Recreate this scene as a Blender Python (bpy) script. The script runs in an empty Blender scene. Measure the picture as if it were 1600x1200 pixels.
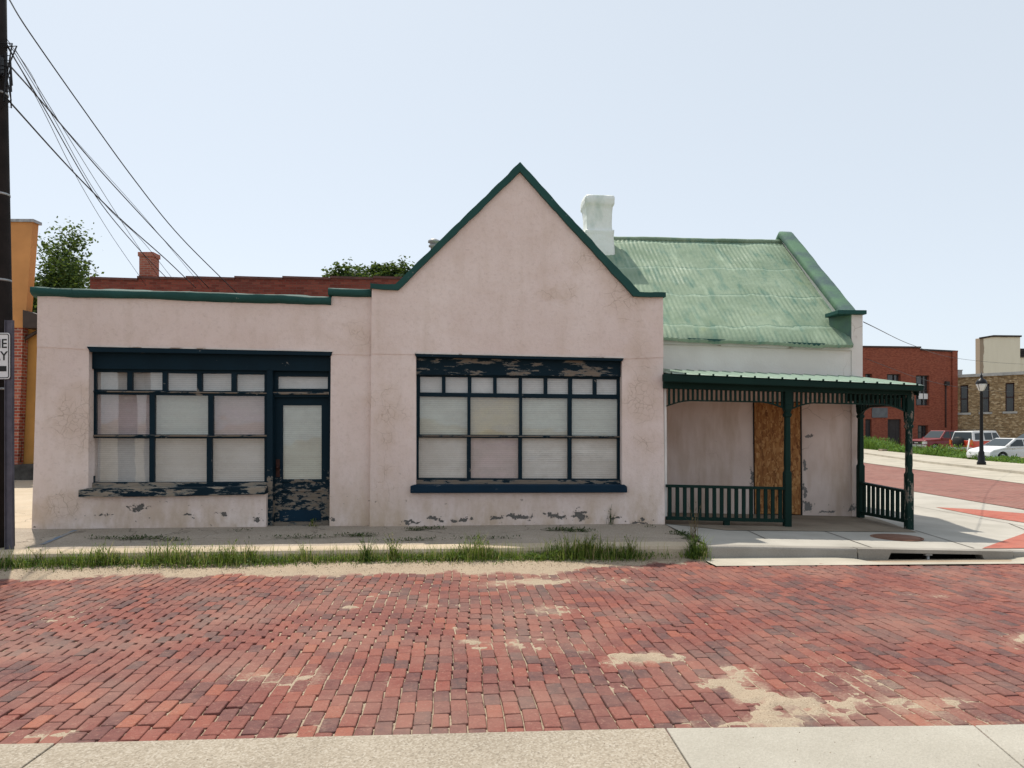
import bpy, bmesh, math, random
import numpy as np
from mathutils import Vector, Matrix, noise as mnoise
from mathutils.geometry import tessellate_polygon
random.seed(7); RNG = np.random.default_rng(7)
sc = bpy.context.scene
C = sc.collection
# ------------------------------------------------------------------ camera, sky, sun, exposure
F = 1150.0; HY = 668.0; CH = 1.65            # focal length in photo pixels, horizon row, eye height
cam_d = bpy.data.cameras.new("camera"); cam = bpy.data.objects.new("camera", cam_d); C.objects.link(cam)
cam.location = (0, 0, CH); cam.rotation_euler = (math.radians(90), 0, 0)
cam_d.sensor_width = 36; cam_d.lens = F / 1600 * 36; cam_d.shift_y = (HY - 600) / 1600
cam_d.clip_start = .1; cam_d.clip_end = 3000
sc.camera = cam
SUN = Vector((-.28, .45, 1.0)).normalized()
w = bpy.data.worlds.new("World"); sc.world = w; w.use_nodes = True
wt = w.node_tree; wt.nodes.clear()
sky = wt.nodes.new('ShaderNodeTexSky'); sky.sky_type = 'NISHITA'; sky.sun_disc = False
sky.sun_elevation = math.asin(SUN.z); sky.sun_rotation = math.atan2(SUN.x, SUN.y)
sky.air_density = 1.0; sky.dust_density = 3.2; sky.ozone_density = 1.0; sky.altitude = 1500
hs = wt.nodes.new('ShaderNodeHueSaturation'); hs.inputs['Saturation'].default_value = .55
bg = wt.nodes.new('ShaderNodeBackground'); bg.inputs[1].default_value = .105
wo = wt.nodes.new('ShaderNodeOutputWorld')
mxs = wt.nodes.new('ShaderNodeMix'); mxs.data_type = 'RGBA'; mxs.inputs[0].default_value = .72; mxs.inputs[7].default_value = (3.75, 4.15, 4.5, 1)   # even smoke-pale haze over the blue
wt.links.new(sky.outputs[0], hs.inputs['Color']); wt.links.new(hs.outputs[0], mxs.inputs[6]); wt.links.new(mxs.outputs[2], bg.inputs[0]); wt.links.new(bg.outputs[0], wo.inputs[0])
sl = bpy.data.lights.new("sun", 'SUN'); sl.energy = 2.6; sl.angle = math.radians(.7); sl.color = (1, .93, .82)
so = bpy.data.objects.new("sun", sl); C.objects.link(so)
so.rotation_euler = SUN.to_track_quat('Z', 'Y').to_euler()
sc.view_settings.view_transform = 'Standard'; sc.view_settings.look = 'None'
sc.view_settings.exposure = 0.90; sc.view_settings.gamma = 1
sc.cycles.max_bounces = 6; sc.cycles.diffuse_bounces = 3; sc.cycles.transparent_max_bounces = 12

# ------------------------------------------------------------------ materials
def S(*c):
    """sRGB 0-255 to linear"""
    return tuple(((x/255)/12.92 if x/255 <= .04045 else ((x/255+.055)/1.055)**2.4) for x in c) + (1,)
class NT:
    def __init__(s, name, rough=.85, spec=.3, metal=0):
        s.m = bpy.data.materials.new(name); s.m.use_nodes = True
        s.t = s.m.node_tree; s.b = s.t.nodes['Principled BSDF']
        s.b.inputs['Roughness'].default_value = rough; s.b.inputs['Specular IOR Level'].default_value = spec
        s.b.inputs['Metallic'].default_value = metal
        s.tc = s.t.nodes.new('ShaderNodeTexCoord'); s.co = s.tc.outputs['Object']; s.h = None
    def n(s, t, **k):
        x = s.t.nodes.new(t)
        for a, b in k.items(): setattr(x, a, b)
        return x
    def put(s, sock, v):
        if isinstance(v, bpy.types.NodeSocket): s.t.links.new(v, sock)
        elif v is not None:
            if sock.type == 'RGBA' and not hasattr(v, '__len__'): v = (v, v, v, 1)
            sock.default_value = v
    def map(s, scale=(1, 1, 1), loc=(0, 0, 0), rot=(0, 0, 0), co=None):
        x = s.n('ShaderNodeMapping'); x.inputs['Scale'].default_value = scale; x.inputs['Location'].default_value = loc
        x.inputs['Rotation'].default_value = rot
        s.t.links.new(co or s.co, x.inputs[0]); return x.outputs[0]
    def noise(s, sc_, det=4, rough=.55, co=None, dist=0, out='Fac'):
        x = s.n('ShaderNodeTexNoise'); x.inputs['Scale'].default_value = sc_; x.inputs['Detail'].default_value = det
        x.inputs['Roughness'].default_value = rough; x.inputs['Distortion'].default_value = dist
        s.t.links.new(co or s.co, x.inputs['Vector']); return x.outputs[out]
    def voro(s, sc_, feat='F1', co=None, out='Distance', rnd=1):
        x = s.n('ShaderNodeTexVoronoi', feature=feat); x.inputs['Scale'].default_value = sc_; x.inputs['Randomness'].default_value = rnd
        s.t.links.new(co or s.co, x.inputs['Vector']); return x.outputs[out]
    def ramp(s, f, *st, interp='LINEAR'):
        x = s.n('ShaderNodeValToRGB'); cr = x.color_ramp; cr.interpolation = interp
        for i, (p, c) in enumerate(st):
            if not hasattr(c, '__len__'): c = (c, c, c, 1)
            e = cr.elements[i] if i < 2 else cr.elements.new(p)
            e.position = p; e.color = c
        s.put(x.inputs[0], f); return x.outputs[0]
    def mix(s, f, a, b, mode='MIX'):
        x = s.n('ShaderNodeMix', data_type='RGBA', blend_type=mode)
        s.put(x.inputs[0], f); s.put(x.inputs[6], a); s.put(x.inputs[7], b); return x.outputs[2]
    def math(s, op, a, b=None, c=None):
        x = s.n('ShaderNodeMath', operation=op)
        s.put(x.inputs[0], a)
        if b is not None: s.put(x.inputs[1], b)
        if c is not None: s.put(x.inputs[2], c)
        return x.outputs[0]
    def sep(s, i, co=None):
        x = s.n('ShaderNodeSeparateXYZ'); s.t.links.new(co or s.co, x.inputs[0]); return x.outputs[i]
    def add(s, a, b, k=1.):
        x = s.n('ShaderNodeVectorMath', operation='MULTIPLY_ADD')
        s.t.links.new(b, x.inputs[0]); x.inputs[1].default_value = (k, k, k); s.t.links.new(a, x.inputs[2]); return x.outputs[0]
    def attr(s, name, out='Fac'):
        x = s.n('ShaderNodeAttribute'); x.attribute_name = name; return x.outputs[out]
    def bump(s, h, st=.4, d=.01):
        x = s.n('ShaderNodeBump'); x.inputs['Strength'].default_value = st; x.inputs['Distance'].default_value = d
        s.put(x.inputs['Height'], h)
        if s.h: s.t.links.new(s.h, x.inputs['Normal'])
        s.h = x.outputs[0]; return s
    def done(s, col, rough=None):
        s.put(s.b.inputs['Base Color'], col)
        if rough is not None: s.put(s.b.inputs['Roughness'], rough)
        if s.h: s.t.links.new(s.h, s.b.inputs['Normal'])
        return s.m
    def ellipse(s, u, v, ru, rv, axes=(0, 2)):
        if not hasattr(s, 'wco'): s.wco = s.add(s.co, s.noise(4.5, 5, .65, out='Color'), .30)
        u += .15; v += .15
        a = s.math('DIVIDE', s.math('SUBTRACT', s.sep(axes[0], s.wco), u), ru)
        b = s.math('DIVIDE', s.math('SUBTRACT', s.sep(axes[1], s.wco), v), rv)
        d = s.math('SQRT', s.math('ADD', s.math('MULTIPLY', a, a), s.math('MULTIPLY', b, b)))
        return s.math('SUBTRACT', 1, d)

def plain(name, col, rough=.7, var=.25, sc_=6, bump=.15, metal=0, spec=.3):
    m = NT(name, rough, spec, metal)
    f = m.noise(sc_, 6)
    c = m.mix(m.ramp(f, (.3, 0), (.7, 1)), tuple(x*(1-var) for x in col[:3])+(1,), tuple(min(1, x*(1+var)) for x in col[:3])+(1,))
    if bump: m.bump(m.noise(sc_*12, 4), bump, .004)
    return m.done(c)

# ------------------------------------------------------------------ value noise for geometry
_T = RNG.random((256, 256))
def vnoise(x, y):
    x = np.asarray(x, float); y = np.asarray(y, float)
    xi = np.floor(x).astype(int); yi = np.floor(y).astype(int); fx = x-xi; fy = y-yi
    fx = fx*fx*(3-2*fx); fy = fy*fy*(3-2*fy)
    a = _T[xi & 255, yi & 255]; b = _T[(xi+1) & 255, yi & 255]; c = _T[xi & 255, (yi+1) & 255]; d = _T[(xi+1) & 255, (yi+1) & 255]
    return (a*(1-fx)+b*fx)*(1-fy)+(c*(1-fx)+d*fx)*fy
def fbm(x, y, o=4):
    r = 0; a = .5; t = 0
    for i in range(o):
        r = r+a*vnoise(np.asarray(x)*2**i+17*i, np.asarray(y)*2**i+31*i); t += a; a *= .5
    return r/t

# ------------------------------------------------------------------ frames: a thing's own axes, u along its face, v into it, z up
class Frame:
    def __init__(s, ox, oy, deg):
        s.o = (ox, oy); s.a = math.radians(deg); s.c = math.cos(s.a); s.s = math.sin(s.a)
        s.cam = s.loc(0, 0)
    def loc(s, x, y):
        x -= s.o[0]; y -= s.o[1]; return (x*s.c+y*s.s, -x*s.s+y*s.c)
    def wor(s, u, v): return (s.o[0]+u*s.c-v*s.s, s.o[1]+u*s.s+v*s.c)
    def ray(s, px, py):
        dx, dy = (px-800)/F, 1.
        return (dx*s.c+dy*s.s, -dx*s.s+dy*s.c, (HY-py)/F)
    def P(s, px, py, v=0.):
        d = s.ray(px, py); t = (v-s.cam[1])/d[1]
        return (s.cam[0]+d[0]*t, v, CH+d[2]*t)
    def PU(s, px, py, u):
        d = s.ray(px, py); t = (u-s.cam[0])/d[0]
        return (u, s.cam[1]+d[1]*t, CH+d[2]*t)
    def p(s, px, py, v=0.):
        q = s.P(px, py, v); return (q[0], q[2])
    def G(s, px, py, h=None):
        h = h or hgt; z = 0.; d = s.ray(px, py)
        for i in range(40):
            t = (z-CH)/d[2]; u = s.cam[0]+d[0]*t; v = s.cam[1]+d[1]*t
            w_ = s.wor(u, v); l = B.loc(*w_); z = .5*z+.5*float(h(l[0], l[1]))
        return (u, v, z)
B = Frame(0, 12, 4.5)                          # the corner building and its street
KV = -2.27                                     # kerb line
def hgt(u, v):                                 # pavement and land height
    u = np.asarray(u, float); v = np.asarray(v, float)
    return .06-.03*np.clip(u-2, 0, 8)-.01*np.clip(v-4, 0, 25)
def road_z(u, v):                              # near street: highest on the camera's side
    t = np.clip((np.asarray(v)+8.1)/5.6, 0, 1)
    return -.012-.105*t - .008*np.clip(np.asarray(u)-2, 0, 8)*t

# ------------------------------------------------------------------ mesh builder
class MB:
    def __init__(s): s.v = []; s.f = []; s.a = []; s.sm = []
    def face(s, pts, a=0., smooth=False):
        i = len(s.v); s.v += [tuple(p) for p in pts]; s.f.append(tuple(range(i, i+len(pts)))); s.a.append(a); s.sm.append(smooth); return s
    def raw(s, v, f, a=0., smooth=False):
        i = len(s.v); s.v += [tuple(p) for p in v]
        for q in f: s.f.append(tuple(i+k for k in q)); s.a.append(a); s.sm.append(smooth)
        return s
    def box(s, u0, u1, v0, v1, z0, z1, a=0., M=None):
        P = [(x, y, z) for z in (z0, z1) for y in (v0, v1) for x in (u0, u1)]
        if M is not None: P = [tuple(M @ Vector(p)) for p in P]
        return s.raw(P, [(0, 2, 3, 1), (4, 5, 7, 6), (0, 1, 5, 4), (2, 6, 7, 3), (0, 4, 6, 2), (1, 3, 7, 5)], a)
    def prism(s, loops, v0, v1, axis=1, a=0., back=True):
        """loops of (p,q); extruded along axis between v0 and v1. axis 1: (u,z), axis 0: (v,z), axis 2: (u,v)"""
        def mk(p, w_):
            return (p[0], w_, p[1]) if axis == 1 else ((w_, p[0], p[1]) if axis == 0 else (p[0], p[1], w_))
        if not isinstance(loops[0][0], (tuple, list)): loops = [loops]
        tris = tessellate_polygon([[Vector(mk(p, 0)) for p in L] for L in loops])
        flat = [p for L in loops for p in L]
        n = len(flat); V = [mk(p, v0) for p in flat]+[mk(p, v1) for p in flat]; Fs = [tuple(t) for t in tris]
        if back: Fs += [tuple(n+k for k in reversed(t)) for t in tris]
        o = 0
        for L in loops:
            m = len(L)
            for k in range(m):
                k2 = (k+1) % m; Fs.append((o+k, o+k2, n+o+k2, n+o+k))
            o += m
        return s.raw(V, Fs, a)
    def tube(s, pts, r, n=8, a=0., cap=True, smooth=True):
        pts = [Vector(p) for p in pts]
        if not hasattr(r, '__len__'): r = [r]*len(pts)
        V = []; Fs = []
        t = (pts[1]-pts[0]).normalized(); up = Vector((0, 0, 1)) if abs(t.z) < .9 else Vector((1, 0, 0))
        x = t.cross(up).normalized()
        for i, p in enumerate(pts):
            t = (pts[min(i+1, len(pts)-1)]-pts[max(i-1, 0)]).normalized()
            x = (x-t*x.dot(t)).normalized(); y = t.cross(x)
            for k in range(n):
                an = 2*math.pi*k/n; V.append(p+(x*math.cos(an)+y*math.sin(an))*r[i])
        for i in range(len(pts)-1):
            for k in range(n):
                k2 = (k+1) % n; Fs.append((i*n+k, i*n+k2, (i+1)*n+k2, (i+1)*n+k))
        s.raw(V, Fs, a, smooth)
        if cap:
            s.face(V[:n][::-1], a); s.face(V[-n:], a)
        return s
    def lathe(s, prof, cx=0, cy=0, n=20, a=0., smooth=True):
        V = [(cx+r*math.cos(2*math.pi*k/n), cy+r*math.sin(2*math.pi*k/n), z) for r, z in prof for k in range(n)]
        Fs = [(i*n+k, i*n+(k+1) % n, (i+1)*n+(k+1) % n, (i+1)*n+k) for i in range(len(prof)-1) for k in range(n)]
        s.raw(V, Fs, a, smooth); s.face(V[:n][::-1], a); s.face(V[-n:], a); return s
    def grid(s, X, Y, Z, a=0., smooth=True):
        r, c = X.shape; V = np.stack([X, Y, Z], -1).reshape(-1, 3).tolist()
        Fs = [(i*c+j, i*c+j+1, (i+1)*c+j+1, (i+1)*c+j) for i in range(r-1) for j in range(c-1)]
        return s.raw(V, Fs, a, smooth)
    def build(s, name, mat, parent=None, off=(0, 0, 0), fix=True, attr=None):
        me = bpy.data.meshes.new(name)
        v = s.v if off == (0, 0, 0) else [(p[0]-off[0], p[1]-off[1], p[2]-off[2]) for p in s.v]
        me.from_pydata(v, [], s.f)
        me.polygons.foreach_set('use_smooth', s.sm)
        if any(x != 0 for x in s.a):
            at = me.attributes.new('rnd', 'FLOAT', 'FACE'); at.data.foreach_set('value', s.a)
        if fix:
            bm = bmesh.new(); bm.from_mesh(me); bmesh.ops.remove_doubles(bm, verts=bm.verts, dist=1e-5)
            bmesh.ops.recalc_face_normals(bm, faces=bm.faces); bm.to_mesh(me); bm.free()
        me.update()
        if mat: me.materials.append(mat)
        o = bpy.data.objects.new(name, me); C.objects.link(o)
        if parent is not None: o.parent = parent
        return o
def bevel(o, w_=.01, seg=2, ang=40):
    m = o.modifiers.new('b', 'BEVEL'); m.width = w_; m.segments = seg; m.limit_method = 'ANGLE'; m.angle_limit = math.radians(ang); return o
def tag(o, label=None, cat=None, group=None, kind=None):
    for k, x in (('label', label), ('category', cat), ('group', group), ('kind', kind)):
        if x: o[k] = x
    return o
def thing(name, label, cat, group=None, loc=(0, 0, 0), rz=0.):
    o = bpy.data.objects.new(name, None); C.objects.link(o); o.location = loc; o.rotation_euler = (0, 0, rz); o.empty_display_size = .2
    return tag(o, label, cat, group)
def fr(o, frame):                              # put a top-level object on a frame
    o.location = (frame.o[0], frame.o[1], 0); o.rotation_euler = (0, 0, frame.a); return o
def struct(o): o['kind'] = 'structure'; return o
def copy_tree(o, parent=None):
    c = o.copy(); C.objects.link(c)
    if parent: c.parent = parent
    for ch in list(o.children): copy_tree(ch, c)
    return c

# ------------------------------------------------------------------ the materials of this place
def m_stucco():
    m = NT('pink_stucco', .92, .15)
    d = m.add(m.co, m.noise(2.2, 3, out='Color'), .35)
    big = m.noise(.55, 5); mid = m.noise(3, 6)
    c = m.mix(m.ramp(big, (.35, 0), (.68, 1)), (.72, .59, .54, 1), (.81, .695, .645, 1))
    c = m.mix(m.math('MULTIPLY', m.ramp(mid, (.45, 0), (.75, 1)), .45), c, (.66, .53, .455, 1))
    c = m.mix(m.math('MULTIPLY', m.ramp(m.noise(16, 6, .7), (.5, 0), (.72, 1)), .35), c, (.50, .40, .34, 1))
    z = m.sep(2)
    # cracks
    def cracks(sc_, wdt, mask, k, st=.8):
        nonlocal c
        v = m.voro(sc_, 'DISTANCE_TO_EDGE', co=d)
        l = m.ramp(v, (0, 1), (wdt, 0)); l = m.math('MULTIPLY', l, mask)
        c = m.mix(m.math('MULTIPLY', l, st), c, k); return l
    mk0 = None
    for (u, zz, ru, rz) in CRACKS:
        e = m.ellipse(u, zz, ru, rz); mk0 = e if mk0 is None else m.math('MAXIMUM', mk0, e)
    mk0 = m.math('ADD', mk0, m.math('MULTIPLY', m.math('SUBTRACT', m.noise(1.3, 5), .5), 3.6)); mk = m.ramp(mk0, (.0, 0), (.6, 1))
    c = m.mix(m.math('MULTIPLY', mk, .30), c, (.56, .42, .31, 1))
    l1 = cracks(3.2, .012, mk, (.24, .17, .12, 1), .55)
    mk2 = m.ramp(mk0, (.35, 0), (.8, 1))
    l2 = cracks(9, .035, mk2, (.30, .21, .13, 1), .5)
    # rain-dirt and yellowed areas, vertically drawn out
    st = m.noise(1.6, 5, co=m.map((2.5, 1, .35)))
    c = m.mix(m.math('MULTIPLY', m.ramp(st, (.52, 0), (.75, 1)), .20), c, (.46, .35, .25, 1))
    # orange dirt low down
    low = m.math('MULTIPLY', m.ramp(z, (.05, 1), (.95, 0)), m.ramp(m.noise(2.4, 6, .65, co=m.map((1.6, 1, .7), (3, 3, 3))), (.38, 0), (.62, 1)))
    c = m.mix(m.math('MULTIPLY', low, .75), c, (.49, .36, .24, 1))
    # fallen plaster showing grey cement
    n1 = m.noise(11, 7, rough=.72, co=m.map((1, 1, 1.3)))
    spots = None
    for (u, zz, ru, rz) in PATCHES:
        e = m.ellipse(u, zz, ru, rz); spots = e if spots is None else m.math('MAXIMUM', spots, e)
    sp = m.ramp(m.math('ADD', spots, m.math('MULTIPLY', m.math('SUBTRACT', n1, .5), 3.6)), (.42, 0), (.47, 1))
    sp = m.math('MULTIPLY', sp, m.ramp(spots, (-.6, 0), (0, 1)))
    c = m.mix(sp, c, m.mix(m.noise(30), (.085, .078, .072, 1), (.19, .175, .16, 1)))
    # small chips
    ch = m.ramp(m.noise(9, 5, co=m.map((1, 1, 1.8), (7, 7, 7))), (.675, 0), (.69, 1))
    ch = m.math('MULTIPLY', ch, m.ramp(z, (.1, 1), (1.3, .15)))
    c = m.mix(ch, c, (.20, .16, .13, 1))
    m.bump(m.noise(42, 6, rough=.7), .45, .012); m.bump(m.noise(5, 4), .35, .03); m.bump(m.math('SUBTRACT', 1, sp), .8, .012)
    m.bump(m.math('SUBTRACT', 1, m.math('MAXIMUM', l1, l2)), .5, .006)
    return m.done(c)
def m_paint(name, col, peel=.5, stretch=(1, 1, 1), bare=((.11, .088, .068, 1), (.29, .24, .19, 1)), sc_=5, gloss=.6, zg=None):
    m = NT(name, gloss, .12)
    co = m.map(stretch)
    n = m.math('ADD', m.math('MULTIPLY', m.noise(sc_, 6, .65, co=co), .65), m.math('MULTIPLY', m.noise(sc_*.28, 3, co=m.map(loc=(4, 2, 8))), .35))
    n = m.math('ADD', n, m.math('MULTIPLY', m.math('SUBTRACT', m.noise(sc_*5, 5, .7, co=m.map((stretch[0]*.5, 1, stretch[2]*1.6), (3, 1, 4))), .5), .22))
    if zg: n = m.math('SUBTRACT', n, m.ramp(m.sep(2), *zg))
    k = m.ramp(n, (peel, 0), (peel+.012, 1))
    edge = m.math('SUBTRACT', m.ramp(n, (peel-.012, 0), (peel, 1)), k)
    v = m.noise(3, 5)
    c = m.mix(v, tuple(x*.7 for x in col[:3])+(1,), tuple(x*1.35 for x in col[:3])+(1,))
    c = m.mix(m.math('MULTIPLY', edge, .7), c, (.42, .42, .38, 1))
    w_ = m.noise(14, 5, co=m.map(tuple(x*.5 if x < 1 else x*3 for x in stretch)))
    c = m.mix(k, c, m.mix(w_, *bare))
    m.bump(m.math('SUBTRACT', 1, k), .5, .003); m.bump(m.noise(60, 3, co=co), .15, .003)
    return m.done(c, m.ramp(k, (0, gloss), (1, .9)))
def m_brick(name, cols, mortar, bw=.21, bh=.072, mo=.006, var=.6, rough=.9, vert=True, dirt=(.2, .13, .1, 1), sc_=1.):
    m = NT(name, rough, .2)
    co = m.co
    if vert:
        cx = m.n('ShaderNodeCombineXYZ'); m.put(cx.inputs[0], m.math('ADD', m.sep(0), m.sep(1))); m.put(cx.inputs[1], m.sep(2)); co = cx.outputs[0]
    b = m.n('ShaderNodeTexBrick'); b.inputs['Scale'].default_value = sc_; b.inputs['Brick Width'].default_value = bw
    b.inputs['Row Height'].default_value = bh; b.inputs['Mortar Size'].default_value = mo; b.inputs['Mortar Smooth'].default_value = .3
    b.inputs['Color1'].default_value = (0, 0, 0, 1); b.inputs['Color2'].default_value = (1, 1, 1, 1); b.inputs['Mortar'].default_value = (0, 0, 0, 1)
    b.inputs['Bias'].default_value = 0
    m.t.links.new(co, b.inputs['Vector'])
    n = len(cols); c = m.ramp(b.outputs['Color'], *[(i/(n-1), cols[i]) for i in range(n)])
    c = m.mix(m.math('MULTIPLY', m.ramp(m.noise(.7, 5), (.4, 0), (.7, 1)), var), c, dirt)
    c = m.mix(b.outputs['Fac'], c, mortar)
    m.bump(m.math('SUBTRACT', 1, b.outputs['Fac']), .5, .01); m.bump(m.noise(30, 4), .25, .006)
    return m.done(c)
def m_concrete(name, a, b, agg=0., stain=.5, cr=0.):
    m = NT(name, .93, .15)
    n = m.noise(1.3, 6); c = m.mix(m.ramp(n, (.35, 0), (.7, 1)), a, b)
    c = m.mix(m.math('MULTIPLY', m.ramp(m.noise(.5, 4, co=m.map(loc=(4, 4, 4))), (.5, 0), (.7, 1)), stain), c, tuple(x*.6 for x in a[:3])+(1,))
    if agg:
        v = m.voro(95, co=m.co, out='Color'); cc = m.ramp(v, (0, (.07, .055, .045, 1)), (.25, (.24, .19, .14, 1)), (.6, (.40, .34, .27, 1)), (1, (.62, .57, .50, 1)))
        c = m.mix(agg, c, cc); m.bump(m.voro(95), .5, .004)
    sp = m.ramp(m.noise(55, 3), (.66, 0), (.72, 1)); c = m.mix(m.math('MULTIPLY', sp, .45), c, (.12, .10, .08, 1))
    if cr:
        l = m.ramp(m.voro(.55, 'DISTANCE_TO_EDGE', co=m.add(m.co, m.noise(2.5, 4, out='Color'), .4)), (0, 1), (cr, 0))
        c = m.mix(l, c, (.08, .065, .05, 1)); m.bump(m.math('SUBTRACT', 1, l), .6, .01)
    m.bump(m.noise(120, 3), .3, .003); m.bump(m.noise(8, 4), .2, .01)
    return m.done(c)
def m_leaf(name, a, b, tr=.25, straw=None):
    m = NT(name, .6, .2); c = m.ramp(m.attr('rnd'), (0, a), (.5 if not straw else .8, tuple((x+y)/2 for x, y in zip(a, b)) if not straw else b), (1 if not straw else .86, b if not straw else straw))
    m.done(c)
    t = m.n('ShaderNodeBsdfTranslucent'); m.put(t.inputs[0], m.mix(.5, c, (.25, .35, .05, 1)))
    ms = m.n('ShaderNodeMixShader'); ms.inputs[0].default_value = tr
    out = [x for x in m.t.nodes if x.type == 'OUTPUT_MATERIAL'][0]
    m.t.links.new(m.b.outputs[0], ms.inputs[1]); m.t.links.new(t.outputs[0], ms.inputs[2]); m.t.links.new(ms.outputs[0], out.inputs[0])
    return m.m
def m_glass(name, tint=(1, 1, 1, 1), dirt=.12):
    m = NT(name, .05); t = m.t
    tr = m.n('ShaderNodeBsdfTransparent'); tr.inputs[0].default_value = tint
    gl = m.n('ShaderNodeBsdfGlossy'); gl.inputs['Roughness'].default_value = .03
    df = m.n('ShaderNodeBsdfDiffuse'); df.inputs[0].default_value = (.45, .42, .38, 1)
    fs = m.n('ShaderNodeFresnel'); fs.inputs[0].default_value = 1.95
    bp = m.n('ShaderNodeBump'); bp.inputs['Strength'].default_value = .25; bp.inputs['Distance'].default_value = .02
    t.links.new(m.noise(1.3, 2), bp.inputs['Height']); t.links.new(bp.outputs[0], gl.inputs['Normal'])
    a = m.n('ShaderNodeMixShader'); m.put(a.inputs[0], m.math('MULTIPLY', m.ramp(m.noise(2.2, 6, .65, co=m.map((1, 1, 1.6))), (.3, .15), (.72, 2.6)), dirt)); t.links.new(tr.outputs[0], a.inputs[1]); t.links.new(df.outputs[0], a.inputs[2])
    b = m.n('ShaderNodeMixShader'); t.links.new(fs.outputs[0], b.inputs[0]); t.links.new(a.outputs[0], b.inputs[1]); t.links.new(gl.outputs[0], b.inputs[2])
    out = [x for x in t.nodes if x.type == 'OUTPUT_MATERIAL'][0]; t.links.new(b.outputs[0], out.inputs[0]); m.put(m.math('MULTIPLY', m.ramp(m.noise(2.5, 5), (.35, .3), (.7, 1.4)), dirt), None) if False else None
    return m.m
def Bp(px, py, v=0): return B.p(px, py, v)
PATCHES = []
CRACKS = []
for (px, py, rx, ry) in [(606, 650, 30, 110), (1004, 620, 34, 110), (985, 470, 60, 45), (100, 660, 45, 60), (960, 400, 60, 40), (548, 520, 40, 40), (90, 790, 40, 25), (860, 460, 40, 20)]:
    u, z = B.p(px, py); CRACKS.append((u, z, rx/95, ry/95))
for (px, py, rx, ry) in [(905, 806, 15, 12), (870, 806, 26, 6), (806, 807, 34, 5), (775, 810, 14, 5), (720, 812, 30, 4), (680, 812, 18, 4), (640, 816, 16, 4), (960, 811, 22, 3),
                         (1000, 814, 24, 3), (212, 795, 18, 9), (156, 808, 14, 3), (290, 807, 14, 3), (345, 806, 14, 3), (402, 812, 10, 4), (517, 815, 4, 6)]:
    u, z = Bp(px, py); PATCHES.append((u, z, rx/95, ry/95))
for (px, py, rx, ry) in [(1174, 750, 5, 22), (1262, 790, 12, 12), (1258, 728, 4, 12), (1262, 685, 9, 5), (1180, 690, 3, 10), (1256, 770, 6, 18), (1335, 795, 14, 8), (1290, 800, 20, 3)]:
    u, z = Bp(px, py, 1.8); PATCHES.append((u, z, rx/82, ry/82))
STUCCO = m_stucco()
BLUE = (.0035, .016, .026, 1); GREEN = (.006, .024, .019, 1)
P_BLUE = m_paint('blue_paint', BLUE, .64, (1, 1, 1))
P_HEAD = m_paint('blue_paint_peeling_header', BLUE, .545, (.6, 1, 2.6), sc_=5)
P_SILL = m_paint('blue_paint_peeling_sill', BLUE, .50, (.5, 1, 2), sc_=4, bare=((.15, .12, .09, 1), (.42, .36, .29, 1)))
P_DOOR = m_paint('blue_paint_peeling_door', BLUE, .49, (.8, 1, 1.8), sc_=9, zg=((.25, 0), (1.0, .10), (1.5, .25)))
P_WORN = m_paint('worn_rail_paint', BLUE, .47, (.5, 1, 2), sc_=8)
P_GREEN = m_paint('green_paint', GREEN, .70, (1, 1, 1))
P_POST = m_paint('green_paint_peeling_post', GREEN, .55, (2, 2, .7), sc_=9)
P_COPE = m_paint('green_coping', (.020, .070, .062, 1), .66, (1, 1, 1), gloss=.6, bare=((.10, .12, .10, 1), (.3, .33, .28, 1)))

# ------------------------------------------------------------------ ground
def axis_cells(cuts): 
    r = []
    for a, b, s_ in cuts: r += list(np.arange(a, b-1e-6, s_))
    return np.array(r+[cuts[-1][1]])
_us = axis_cells([(-900, -100, 100), (-100, -30, 10), (-30, 2, 2), (2, 10, 1), (10, 40, 3), (40, 100, 10), (100, 900, 100)])
_vs = axis_cells([(-600, -100, 100), (-100, -20, 10), (-20, -8.6, 1.9), (-8.6, -1.6, 1.75), (-1.6, -1.5, .1), (-1.5, 4, .6875), (4, 29, 2.5), (29, 100, 7.1), (100, 1500, 100)])
U, V = np.meshgrid(_us, _vs)
Zg = hgt(U, V)-.03; Zg = np.where(V < -1.55, -.62, Zg); Zg = np.where(V < -9.5, -.06, Zg)
mg = NT('ground_soil', .95); M_SOIL = mg.bump(mg.noise(6, 6), .5, .05).done(mg.mix(mg.noise(.4, 6), (.20, .155, .10, 1), (.34, .28, .20, 1)))
struct(fr(MB().grid(U, V, Zg).build('ground', M_SOIL, fix=False), B))

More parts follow.
